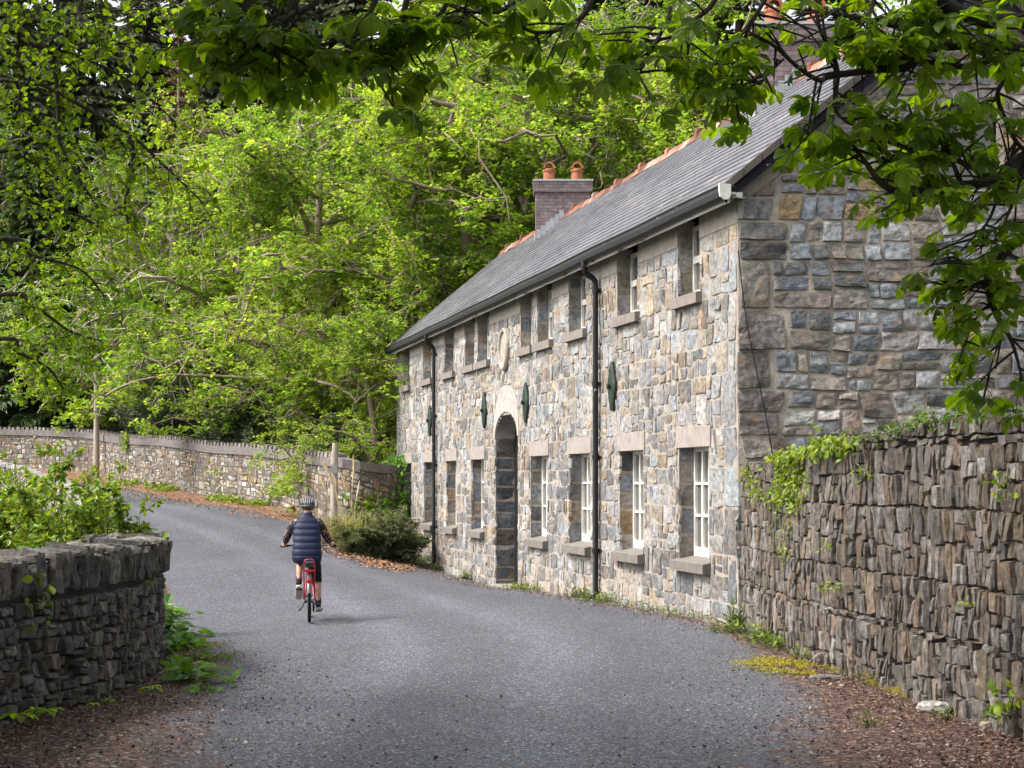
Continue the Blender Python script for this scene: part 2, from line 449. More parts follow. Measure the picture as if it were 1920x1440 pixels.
# leaf dirt: broad under the trees in the foreground, narrow further on
near = np.clip((19.5-yy)/7, 0, 1)
wl = np.interp(yy, [9, 11, 13, 15, 18, 19.5], [4.6, 4.2, 2.9, 1.8, .9, .12]); wr = np.interp(yy, [9, 11, 13, 15, 18, 21, 39, 42], [4.2, 3.6, 2.4, 1.5, .8, .55, .5, 1.1])
dirt = np.maximum(np.clip(1-dl/wl, 0, 1), np.clip(1-dr/wr, 0, 1))*.95+.12*near
Z = Z+.015*np.sin(t[..., 0]*PI)
V = np.stack([G[..., 0].ravel(), G[..., 1].ravel(), Z.ravel()], 1)
mb = MB(); mb.add(V, grid_faces(NR, NC), smooth=True)
road = tag(mb.build('road', M['road']), kind='structure')
wear = sum(np.exp(-((t[..., 0]-c_-.02*np.sin(yy*.35))/.055)**2) for c_ in (.36, .60))*np.ones_like(yy)
a = road.data.attributes.new('wear', 'FLOAT', 'POINT'); a.data.foreach_set('value', wear.ravel().astype(np.float32))
a = road.data.attributes.new('dirt', 'FLOAT', 'POINT'); a.data.foreach_set('value', dirt.ravel().astype(np.float32))

# ------------------------------------------------------------------ masonry
def rsplit(r, rg, wmax, hmax, wmin, hmin, out):
    u0, u1, v0, v1 = r; w = u1-u0; h = v1-v0
    tw = wmax*(.4+.9*rg.random()); th = hmax*(.45+.75*rg.random())
    a, b = w/tw, h/th
    if a <= 1 and b <= 1: out.append(r); return
    if a >= b or h < 2*hmin:
        if w < 2*wmin: out.append(r); return
        c = u0+w*(.5 if w < 2.4*wmin else rg.uniform(.32, .68))
        rsplit((u0, c, v0, v1), rg, wmax, hmax, wmin, hmin, out); rsplit((c, u1, v0, v1), rg, wmax, hmax, wmin, hmin, out)
    else:
        c = v0+h*(.5 if h < 2.4*hmin else rg.uniform(.35, .65))
        rsplit((u0, u1, v0, c), rg, wmax, hmax, wmin, hmin, out); rsplit((u0, u1, c, v1), rg, wmax, hmax, wmin, hmin, out)

def subtract(cells, hole):
    a0, a1, b0, b1 = hole; out = []
    for (u0, u1, v0, v1) in cells:
        if u1 <= a0 or u0 >= a1 or v1 <= b0 or v0 >= b1: out.append((u0, u1, v0, v1)); continue
        m0, m1 = max(u0, a0), min(u1, a1)
        for r in ((u0, a0, v0, v1), (a1, u1, v0, v1), (m0, m1, v0, b0), (m0, m1, b1, v1)):
            if r[1]-r[0] > .05 and r[3]-r[2] > .045: out.append(r)
    return out

def stone(mb, r, fmap, rg, joint, relief, base, col, cell=.07, skirt=.03, k=.14, warp=.03, wseed=0, tilt=.05, mat=0, rag=.012, e=.014, fall=.8, clampv=None, wf=1.1):
    u0, u1, v0, v1 = r; w = u1-u0; h = v1-v0
    nu = int(np.clip(round(w/cell), 2, 9)); nv = int(np.clip(round(h/cell), 2, 7))
    a = np.concatenate([[-1], np.linspace(-1+2*e/max(w, .06), 1-2*e/max(w, .06), nu+1), [1]])
    b = np.concatenate([[-1], np.linspace(-1+2*e/max(h, .06), 1-2*e/max(h, .06), nv+1), [1]])
    A, B = np.meshgrid(a, b, indexing='ij')
    x = A*(1-k*B*B*A*A); y = B*(1-k*A*A*B*B)
    tl = rg.normal()*tilt; tb = rg.normal()*tilt*.35
    uu = (u0+u1)/2+x*(w-joint)/2*(1+tl*.6*B); vv = (v0+v1)/2+y*(h-joint)/2*(1+tb*A)
    s = int(rg.integers(1, 9999))
    wu = warp*vnoise(uu*wf, vv*wf, seed=wseed); wv = warp*.16*vnoise(uu*wf, vv*wf, seed=wseed+5)
    uu, vv = uu+rag*vnoise(uu*9, vv*9, seed=s)+wu, vv+rag*vnoise(uu*9, vv*9, seed=s+1)+wv
    hh = base+relief*(fbm(uu*4.5, vv*7, seed=s+2, oc=3)*1.3)+(A*rg.normal()+B*rg.normal())*relief*.35
    edge = np.maximum(np.abs(x), np.abs(y)); hh = hh-relief*fall*edge**6
    if clampv is not None: vv = np.minimum(vv, clampv(uu))
    hh[0, :] = hh[-1, :] = -skirt; hh[:, 0] = hh[:, -1] = -skirt
    mb.add(fmap(uu.ravel(), vv.ravel(), hh.ravel()), grid_faces(nu+3, nv+3), col, mat)

def palette(rg, cols, wts, jit=.16):
    w = np.array(wts, float); w /= w.sum()
    c = np.array(cols[rg.choice(len(cols), p=w)])
    return np.clip(c*(1+jit*rg.normal())*(1+.014*rg.normal(size=3)), .01, .8)

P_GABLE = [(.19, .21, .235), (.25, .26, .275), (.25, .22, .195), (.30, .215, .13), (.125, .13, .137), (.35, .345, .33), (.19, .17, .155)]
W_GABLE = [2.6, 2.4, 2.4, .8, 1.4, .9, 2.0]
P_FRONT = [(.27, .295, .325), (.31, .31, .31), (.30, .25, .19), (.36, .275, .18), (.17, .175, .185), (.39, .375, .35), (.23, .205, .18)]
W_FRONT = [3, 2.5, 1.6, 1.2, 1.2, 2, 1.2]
P_DRYR = [(.125, .107, .093), (.15, .132, .12), (.15, .117, .088), (.10, .09, .083), (.19, .175, .163), (.13, .102, .08)]
P_DRYL = [(.125, .118, .108), (.16, .15, .135), (.10, .097, .093), (.18, .163, .14), (.14, .122, .10)]
P_FAR = [(.25, .215, .175), (.30, .27, .235), (.21, .205, .20), (.31, .225, .145), (.17, .15, .135), (.35, .33, .30)]
MORT_F = (.31, .275, .24); MORT_G = (.38, .33, .28); CONC = (.36, .325, .285)

def fmap_front(u, v, h):
    x, y = front(u, h); return np.stack([x, y, v], 1)
def fmap_gable(u, v, h):
    return np.stack([CX+u, CY-h, v], 1)

def mortar_grid(mb, us, vs, holes, fmap, col, mat, h=0.0, top=None):
    us = sorted(set(round(u, 4) for u in us)); vs = sorted(set(round(v, 4) for v in vs))
    for i in range(len(us)-1):
        for j in range(len(vs)-1):
            uc = (us[i]+us[i+1])/2; vc = (vs[j]+vs[j+1])/2
            if any(a0 < uc < a1 and b0 < vc < b1 for a0, a1, b0, b1 in holes): continue
            nu = max(1, int((us[i+1]-us[i])/.12)); nv = max(1, int((vs[j+1]-vs[j])/.12))
            A, B = np.meshgrid(np.linspace(us[i], us[i+1], nu+1), np.linspace(vs[j], vs[j+1], nv+1), indexing='ij')
            if top is not None: B = np.minimum(B, top(A))
            H = h+.004*vnoise(A*14, B*14, seed=2)
            mb.add(fmap(A.ravel(), B.ravel(), H.ravel()), grid_faces(nu+1, nv+1), col, mat)

# ------------------------------------------------------------------ house
HL = 27.5; EAVE = 5.9; GW = 3.25; RIDGE = 8.93; BASE = -.7
house = thing('stone_house', (CX, CY, 0), 'long two storey rubble stone house with slate roof and arched doorway beside the road', 'house')
K = 1/.9705
LOW = [(1.0, 2.41), (3.87, 5.28), (6.78, 8.28), (9.62, 11.1), (15.07, 16.58), (18.09, 19.45), (20.9, 22.47), (24.15, 25.5)]
UPP = [(1.38, 2.44), (4.13, 5.39), (7.04, 8.3), (9.3, 10.55), (10.75, 11.9), (14.56, 15.9), (16.0, 17.3), (18.3, 19.7), (21.1, 22.6), (24.4, 25.7)]
LOW = [(a*K, b*K) for a, b in LOW]; UPP = [(a*K, b*K) for a, b in UPP]
DU = (12.05*K, 14.05*K); DM = (DU[0]+DU[1])/2; DH = (DU[1]-DU[0])/2
Z_SB, Z_ST, Z_LB, Z_LT = .64, .79, 2.49, 2.79
U_SB, U_ST, U_TOP, BAND = 4.60, 4.77, 5.86, 5.55
SPR, RISE = 2.94, .56; TR = 1.14            # door arch
opens = []; blocks = []
for a, b in LOW:
    opens.append((a+.10, b-.10, Z_ST, Z_LB)); blocks.append((a-.02, b+.02, Z_LB, Z_LT)); blocks.append((a+.02, b-.02, Z_SB, Z_ST))
for a, b in UPP:
    opens.append((a+.08, b-.08, U_ST, U_TOP)); blocks.append((a-.03, b+.03, U_SB, U_ST))
door_hole = [(DU[0], DU[1], BASE, SPR)]
for i in range(8):                           # stepped rectangles inside the arch
    f0 = i/8; f1 = (i+1)/8
    hw = DH*math.sqrt(max(0, 1-f1*f1)); door_hole.append((DM-hw, DM+hw, SPR+RISE*f0, SPR+RISE*f1))
arch_blk = []
for i in range(8):
    f0 = i/8; hw = (DH+.16)*math.sqrt(1-f0*f0); arch_blk.append((DM-hw, DM+hw, SPR+TR*f0, SPR+TR*(i+1)/8))

rg = np.random.default_rng(11)
mb = MB()
# front cells
cells = []; v = BASE
while v < BAND-.02:
    h = rg.uniform(.42, .78)
    if BAND-(v+h) < .22: h = BAND-v
    u = 0.0
    while u < HL-.01:
        w = rg.uniform(.9, 2.2)
        if HL-(u+w) < .7: w = HL-u
        if u == 0: w = .55 if rg.random() < .5 else .32; cells.append((0, w, v, v+h))
        else: rsplit((u, u+w, v, v+h), rg, .58, .50, .11, .10, cells)
        u += w
    v += h
for hole in opens+blocks+door_hole+arch_blk: cells = subtract(cells, hole)
for r in cells:
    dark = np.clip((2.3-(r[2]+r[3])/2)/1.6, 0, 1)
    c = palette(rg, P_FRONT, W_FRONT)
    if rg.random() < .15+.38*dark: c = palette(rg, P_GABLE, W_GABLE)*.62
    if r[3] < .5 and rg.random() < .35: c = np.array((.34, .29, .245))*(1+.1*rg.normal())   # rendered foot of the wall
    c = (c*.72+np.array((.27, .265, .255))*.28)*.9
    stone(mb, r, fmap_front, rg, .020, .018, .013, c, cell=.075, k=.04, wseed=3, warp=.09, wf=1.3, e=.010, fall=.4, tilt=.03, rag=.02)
us = [0, HL]; vs = [BASE, BAND]
for a0, a1, b0, b1 in opens+door_hole: us += [a0, a1]; vs += [b0, b1]
hs = opens+door_hole
mortar_grid(mb, us, vs+[SPR+RISE], hs, fmap_front, MORT_F, 1)
# gable: cells under the rake
PITCH = (RIDGE-.12-EAVE)/GW
top = lambda u: np.where(np.asarray(u) < GW, EAVE+PITCH*np.asarray(u), EAVE+PITCH*(2*GW-np.asarray(u)))-.05
mbg = MB(); cells = []; v = BASE
gwin = (2.78, 3.55, 6.0, 7.2)
q = 0
while v < RIDGE:
    h = rg.uniform(.5, .78); u = 0; first = True
    while u < 2*GW-.01:
        w = rg.uniform(1.0, 2.6)
        if 2*GW-(u+w) < .8: w = 2*GW-u
        if first:
            n_ = rg.choice([1, 2]); qw = (.62 if q % 2 else .40); q += 1
            for i in range(n_): cells.append((0, qw+.1*rg.random(), v+h*i/n_, v+h*(i+1)/n_))
            w = qw; u += w+.1; first = False; continue
        rsplit((u, min(u+w, 2*GW), v, v+h), rg, .74, .45, .16, .09, cells); u += w
    v += h
cells = subtract(cells, gwin); cells = subtract(cells, (2.6, 3.73, 7.05, 7.42))
for r in cells:
    tm = float(max(top(r[0]), top(r[1])))-.2
    if r[2] > tm-.04: continue
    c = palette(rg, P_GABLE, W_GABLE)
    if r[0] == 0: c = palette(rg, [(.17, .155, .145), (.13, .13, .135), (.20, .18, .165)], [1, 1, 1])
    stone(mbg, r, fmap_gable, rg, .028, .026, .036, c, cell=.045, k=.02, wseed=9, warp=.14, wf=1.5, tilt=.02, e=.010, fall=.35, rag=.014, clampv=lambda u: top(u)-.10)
mortar_grid(mbg, [0, 2*GW, gwin[0], gwin[1]]+[GW*i/12 for i in range(1, 24)], [BASE, gwin[2], gwin[3], EAVE-.1, RIDGE-.1], [gwin], fmap_gable, MORT_G, 1, top=lambda A: top(A))
# arch stones over the attic window
for i in range(7):
    x0 = -.56+i*.16; x1 = x0+.155
    for_ = np.array([[x0, 0], [x1, 0], [x1, .22], [x0, .22]])
    V = []
    for dpt in (.03, -.15):
        for (x, y) in for_: V.append([CX+3.165+x, CY-dpt, 7.05+y+.16*(1-(x/.56)**2)])
    mbg.add(V, BOXF, (.30, .27, .25), 0)
# jambs (quoin stones in the reveals)
def jamb(mb, u, v0, v1, dep, sgn, rg, darkq):
    """reveal face at front position u, facing -u*sgn"""
    x0, y0 = front(u); 
    def fm(a, b, h):                       # a: depth into wall, h: out of the jamb
        x, y = front(u-sgn*h, -a); return np.stack([x, y, b], 1)
    v = v0
    while v < v1-.01:
        h = rg.uniform(.26, .46)
        if v1-(v+h) < .2: h = v1-v
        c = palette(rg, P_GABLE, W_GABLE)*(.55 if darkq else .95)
        stone(mb, (.0, dep, v, v+h), fm, rg, .022, .012, .0, c, cell=.09, k=.05, warp=0, tilt=.01)
        v += h
    mb.add(fm(np.array([0, dep, dep, 0]), np.array([v0, v0, v1, v1]), np.full(4, -.012)), [[0, 1, 2, 3]], MORT_G, 1)
for a0, a1, b0, b1 in opens:
    d = .30
    jamb(mb, a1, b0, b1, d, 1, rg, False); jamb(mb, a0, b0, b1, d, -1, rg, False)
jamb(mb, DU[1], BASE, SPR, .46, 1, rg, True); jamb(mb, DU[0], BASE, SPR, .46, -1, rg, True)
# far gable, back wall and inner backing so that the house is closed
def slab(mb, p, col=MORT_G, mat=1):
    mb.add(np.array(p, float), [list(range(len(p)))], col, mat)
ex, ey = front(HL)
slab(mb, [(ex, ey, BASE), (ex, ey, EAVE), (ex+GW, ey, RIDGE-.1), (ex+2*GW, ey, EAVE), (ex+2*GW, ey, BASE)])
slab(mb, [(CX+2*GW, CY, BASE), (CX+2*GW, CY, EAVE), (ex+2*GW, ey, EAVE), (ex+2*GW, ey, BASE)])
wall_f = mb.build('wall', [M['stone_front'], M['mortar']], house); wall_f['label'] = 'pale rubble stone front wall with cream mortar'
wall_g = mbg.build('wall', [M['stone_gable'], M['mortar']], house); wall_g['label'] = 'dark squared stone gable wall'

def fbox(mb, u0, u1, h0, h1, z0, z1, col, mat=0, slope=0.0):
    """box in front-wall space (h = out of the wall); slope lowers the outer top edge"""
    V = np.array([[u0,h0,z0],[u1,h0,z0],[u1,h1,z0],[u0,h1,z0],[u0,h0,z1],[u1,h0,z1],[u1,h1,z1-slope],[u0,h1,z1-slope]], float)
    x, y = front(V[:, 0], V[:, 1]); mb.add(np.stack([x, y, V[:, 2]], 1), BOXF, col, mat)

def window(u0, u1, z0, z1, low):
    mb = MB(); d0, d1 = -.30, -.235
    w = .06
    col = (.7, .68, .62)
    fbox(mb, u0, u0+w, d0, d1, z0, z1, col); fbox(mb, u1-w, u1, d0, d1, z0, z1, col)
    zb = z0+(.14 if low else .06)
    if low: fbox(mb, u0+w, u1-w, d0, d1-.012, z0, z0+.06, (.5, .42, .33))
    fbox(mb, u0+w, u1-w, d0, d1+.004, zb-.08 if low else z0, zb+.05, col); fbox(mb, u0+w, u1-w, d0, d1-.004, z1-w, z1, col)
    n = 4 if low else 3
    for i in range(1, n):
        c = u0+w+(u1-u0-2*w)*i/n; fbox(mb, c-.032, c+.032, d0+.012, d1-.008, zb+.05, z1-w, col)
    if low:
        for f in (1/3, 2/3):
            z = zb+.05+(z1-w-zb-.05)*f; fbox(mb, u0+w, u1-w, d0+.016, d1-.004, z-.018, z+.018, col)
    else:
        z = zb+(z1-zb)*.5; fbox(mb, u0+w, u1-w, d0+.006, d1+.012, z-.05, z+.05, col)
    o = mb.build('window', M['white'], house)
    g = MB(); x, y = front(np.array([u0, u1, u1, u0]), np.full(4, d0+.02)); g.add(np.stack([x, y, np.array([z0, z0, z1, z1])], 1), [[3, 2, 1, 0]])
    x, y = front(np.array([u0, u1, u1, u0]), np.full(4, d0-.03)); g.add(np.stack([x, y, np.array([z0, z0, z1, z1])], 1), [[3, 2, 1, 0]])
    g.build('glass', M['glass'], o)
    s = MB()
    if low: fbox(s, u0-.09, u1+.09, -.24, .13, Z_SB, Z_ST+.06, (.16, .14, .125), slope=.07)
    else: fbox(s, u0-.10, u1+.10, -.24, .10, U_SB, U_ST, (.20, .175, .155), slope=.01)
    s.build('sill', M['concrete'], o)
    if low:
        s = MB(); fbox(s, u0-.10, u1+.10, -.30, .02, Z_LB, Z_LT, (.285, .25, .225)); s.build('lintel', M['concrete'], o)
for (a, b), (u0, u1, z0, z1) in zip(LOW+UPP, opens): window(u0, u1, z0, z1, z0 < 2)

# concrete band between the upper windows
prev = 0.0
for a, b in sorted(UPP)+[(HL, HL)]:
    mb = MB()
    fbox(mb, prev+(0 if prev == 0 else -.08), a+(0.08 if a < HL else 0), -.28, .012, BAND, EAVE+.05, (.29, .265, .23)); prev = b
    mb.build('wall_band', M['concrete'], house)
# lining above upper openings
# door arch trim
mb = MB(); n = 28; outer = []; inner = []
for i in range(n+1):
    th = PI*i/n; c, s = math.cos(th), math.sin(th)
    inner.append((DM+DH*c, SPR+RISE*s)); outer.append((DM+(DH+.13)*c, SPR+TR*s**.9 if s > 0 else SPR))
for h0, h1 in ((.022, -.46),):
    for i in range(n):
        q = [inner[i], inner[i+1], outer[i+1], outer[i]]
        V = []
        for h in (h0, h1):
            for (u, z) in q: x, y = front(u, h); V.append([x, y, z])
        mb.add(V, [[0,1,2,3],[0,4,5,1],[2,6,7,3]], (.36, .325, .295))
mb.build('door_arch', M['concrete'], house)
mb = MB(); fbox(mb, DU[0]+.01, DU[1]-.01, -.50, -.44, BASE, SPR+.02, (.02, .02, .02))
for i in range(6):
    u = DU[0]+.05+i*(DU[1]-DU[0]-.1)/6; fbox(mb, u+.012, u+(DU[1]-DU[0]-.1)/6-.012, -.46, -.425, -.3, SPR-.05, (.02, .02, .02))
V = [(DM+DH*math.cos(PI*i/n), SPR+RISE*math.sin(PI*i/n)) for i in range(n+1)]
x, y = front(np.array([p[0] for p in V]), np.full(n+1, -.45)); mb.add(np.stack([x, y, np.array([p[1] for p in V])], 1), [list(range(n+1))], (.12, .09, .08))
dr = mb.build('door', M['door'], house)
mb = MB(); fbox(mb, DU[0]-.05, DU[1]+.05, -.5, .12, -.46, -.34, (.26, .23, .21)); mb.build('door_step', M['concrete'], house)

# iron tie plates
for s in (5.48, 11.27, 15.0, 21.4):
    u = s*K; mb = MB()
    q = [(-.05, -.42), (.05, -.42), (.20, -.05), (.20, .05), (.05, .42), (-.05, .42), (-.20, .05), (-.20, -.05)]
    V = []
    for h, f in ((0.0, 1), (.055, 1), (.075, .8)):
        for a, b in q: x, y = front(u+a*f, h); V.append([x, y, 3.61+b*f])
    F = [[16+i for i in range(8)]]
    for k in (0, 8):
        F += [[k+i, k+(i+1) % 8, k+8+(i+1) % 8, k+8+i] for i in range(8)]
    mb.add(V, F, (.02, .03, .02))
    o = mb.build('tie_plate', M['plate'], house)
    b = MB(); x, y = front(u, .07); x2, y2 = front(u, .13); tube(b, [(x, y, 3.61), (x2, y2, 3.61)], .045, 6, smooth=False); b.build('bolt', M['pipe'], o)
# oval plaque
mb = MB(); n = 28; V = []; u0 = 13.1*K
prof = [(1.0, 0.0), (1.0, .07), (.93, .10), (.84, .085), (.80, .045)]
for f, h in prof:
    for i in range(n): x, y = front(u0+.40*f*math.cos(2*PI*i/n), h); V.append([x, y, 4.87+.47*f*math.sin(2*PI*i/n)])
F = [[k*n+i, k*n+(i+1) % n, (k+1)*n+(i+1) % n, (k+1)*n+i] for k in range(len(prof)-1) for i in range(n)]+[[(len(prof)-1)*n+i for i in range(n)]]
mb.add(V, F, (.33, .29, .25)); mb.build('plaque', M['concrete'], house)

# roof: slates
OV = .27                                    # eaves overhang, measured horizontally along the gable
ER = EAVE+.13
def rp(u, a, lift=0.0):
    """left slope: u along the ridge, a 0 eave .. 1 ridge"""
    x0, y0 = CX-OV+FX*u, CY+FY*u
    X = x0+(GW+OV)*a; Zz = ER+(RIDGE-ER)*a+lift
    return np.stack([X, y0+0*X, Zz], -1)
def rpr(u, a, lift=0.0):
    p = rp(u, a, lift); p[..., 0] = 2*(CX+GW+FX*np.asarray(u))-p[..., 0]; return p
mb = MB(); rg = np.random.default_rng(5)
U0, U1 = -.22, HL+.12
ncr = 20
for side, f in ((0, rp), (1, rpr)):
    for r in range(ncr):
        a0 = r/ncr; a1 = min(1, (r+1.25)/ncr); w = .30 if side == 0 else 1.2
        us = np.arange(U0-(w/2 if r % 2 else 0), U1, w)
        for u in us:
            ua, ub = max(U0, u+.002), min(U1, u+w-.002)
            if ub-ua < .03: continue
            l = .018+.010*rg.random(); j = .006*rg.normal()
            q = f(np.array([ua, ub, ub, ua]), np.array([a0+j/5, a0+j/5, a1, a1]), np.array([l+.008, l+.008, 0, 0]))
            e = f(np.array([ua, ub]), np.array([a0+j/5, a0+j/5]), np.array([-.006, -.006]))
            V = np.vstack([q, e])
            c = np.array((.104, .102, .116))*(1+.07*rg.normal())
            c = c*(1+.22*float(vnoise(u*.5, r*.35, seed=77)))
            if rg.random() < .02: c = c*.6
            if rg.random() < .012: q = q-np.array([.05, 0, .045])
            if rg.random() < .02: c = np.array((.19, .185, .175))
            mb.add(V, [[0, 1, 2, 3], [4, 5, 1, 0]], np.array([c, c*.55]))
    V = np.vstack([f(np.array([U0, U1, U1, U0]), np.array([0, 0, 1.0, 1.0]), np.full(4, -.02)), f(np.array([U0, U1, U1, U0]), np.array([0, 0, 1.0, 1.0]), np.full(4, -.07))])
    mb.add(V, BOXF, (.06, .058, .06))
roof = mb.build('roof', M['slate'], house)
# verge tiles along the near and far rake
for f in (rp, rpr):
    for u0 in (U0-.03, U1-.02):
        mb = MB()
        for i in range(14):
            a0, a1 = i/14+.002, (i+1)/14-.002
            V = np.vstack([f(np.array([u0, u0+.05, u0+.05, u0]), np.array([a0, a0, a1, a1]), np.full(4, -.09)), f(np.array([u0, u0+.05, u0+.05, u0]), np.array([a0, a0, a1, a1]), np.full(4, .03))])
            mb.add(V, BOXF, np.array((.085, .07, .062))*(1+.12*rg.normal()))
        mb.build('verge_trim', M['concrete'], roof)
# ridge tiles with raised crests
mb = MB(); u = U0
i = 0
while u < U1-.1:
    w = .45; c = np.array((.185, .078, .05))*(1+.3*rg.normal())
    if rg.random() < .25: c = np.array((.27, .20, .15))*(1+.1*rg.normal())
    rx = CX+GW+FX*u; ry = CY+FY*u; lz = .012*rg.normal()
    prof = [(-.17, -.11), (-.075, .015), (-.055, .07), (0, .095), (.055, .07), (.075, .015), (.17, -.11)]
    V = []
    for uu in (u+.006, u+w-.006):
        for a, b in prof: V.append([CX+GW+FX*uu+a, CY+FY*uu, RIDGE+b+lz])
    k = len(prof)
    F = [[j, j+1, k+j+1, k+j] for j in range(k-1)]+[list(range(k))[::-1], [k+j for j in range(k)]]
    mb.add(V, F, c)
    if i % 4 == 0:                          # the taller crest block
        V = []
        for uu in (u+.0, u+.17):
            for a, b in ((-.09, .0), (-.085, .13), (-.05, .17), (.05, .17), (.085, .13), (.09, .0)): V.append([CX+GW+FX*uu+a, CY+FY*uu, RIDGE+b+lz])
        mb.add(V, [[0, 1, 7, 6], [1, 2, 8, 7], [2, 3, 9, 8], [3, 4, 10, 9], [4, 5, 11, 10], [5, 4, 3, 2, 1, 0], [6, 7, 8, 9, 10, 11]], c*.95)
    u += w; i += 1
mb.build('ridge_tiles', M['terracotta'], roof)
# fascia, soffit, gutter
mb = MB()
fbox(mb, U0+.05, U1-.05, .0, .20, EAVE+.01, EAVE+.035, (.05, .045, .045))
o = mb.build('soffit', M['concrete'], house)
mb = MB(); fbox(mb, U0+.02, U1-.02, .20, .225, EAVE-.115, EAVE+.13, (.03, .03, .03)); mb.build('fascia', m_paint('peeling_fascia', (.03, .03, .032), .6, True, (.5, .48, .45), 16, (.3, .05, 1), .40), house)
mb = MB(); prof = [(.226, .12), (.226, .0), (.25, -.05), (.30, -.06), (.345, -.03), (.36, .04), (.36, .125), (.375, .125), (.375, .105)]
V = []; nu = 40
for uu in np.linspace(U0-.02, U1, nu):
    for h, z in prof: x, y = front(uu, h); V.append([x, y, EAVE+z-.01+.006*math.sin(uu*1.3)])
k = len(prof); F = [[i*k+j, (i+1)*k+j, (i+1)*k+j+1, i*k+j+1] for i in range(nu-1) for j in range(k-1)]
mb.add(V, F, (.03, .03, .03))
gut = mb.build('gutter', M['gutter'], house)
mb = MB(); V = []
for uu in (U0-.05, U0-.012):
    for h, z in ((.215, .13), (.215, -.02), (.25, -.075), (.31, -.08), (.37, -.035), (.385, .05), (.385, .14)): x, y = front(uu, h); V.append([x, y, EAVE+z-.01])
mb.add(V, [list(range(7))[::-1], [7+i for i in range(7)]]+[[i, (i+1) % 7, 7+(i+1) % 7, 7+i] for i in range(7)], (.7, .68, .62)); mb.build('end_cap', M['white'], gut)
# rake band and bargeboard on the near gable
mb = MB(); mb2 = MB()
for sg in (0, 1):
    def rk(a, dz, dy):
        X = CX-OV+(GW+OV)*a; Zz = ER+(RIDGE-ER)*a+dz
        if sg: X = 2*(CX+GW)-X
        return [X, CY-dy, Zz]
    V = [rk(.02, -.30, .20), rk(1, -.30, .20), rk(1, -.06, .20), rk(.0, -.06, .20), rk(.02, -.30, .165), rk(1, -.30, .165), rk(1, -.06, .165), rk(.0, -.06, .165)]
    mb.add(V, BOXF, (.02, .02, .03))
    V = [rk(.075, -.50, .04), rk(1, -.50, .04), rk(1, -.26, .04), rk(.075, -.26, .04), rk(.075, -.50, -.1), rk(1, -.50, -.1), rk(1, -.26, -.1), rk(.075, -.26, -.1)]
    mb2.add(V, BOXF, (.30, .265, .225))
    V = [rk(.0, -.07, .165), rk(1, -.07, .165), rk(1, -.07, 0), rk(.0, -.07, 0)]
    mb.add(V, [[0, 1, 2, 3]], (.03, .03, .03))
mb.build('bargeboard', M['barge'], house); mb2.build('rake_band', M['concrete'], house)
mb = MB(); fbox(mb, -.19, .0, -.05, .20, EAVE-.05, EAVE+.03, (.5, .5, .5)); mb.build('eaves_box', m_paint('peeling_white', (.05, .05, .055), .6, True, (.6, .58, .55), 10, thr=.5), house)
# kneeler stone under the eave of the gable
mb = MB(); mb.box(CX-.01, CX+.20, CY-.035, CY+.1, BAND+.05, EAVE+.02, (.36, .32, .27)); mb.build('kneeler', M['concrete'], house)
# attic window
mb = MB(); x0, x1 = CX+gwin[0], CX+gwin[1]
mb.box(x0, x1, CY+.1, CY+.16, gwin[2], gwin[3], (.02, .02, .02)); mb.build('attic_window', M['glass'], house)

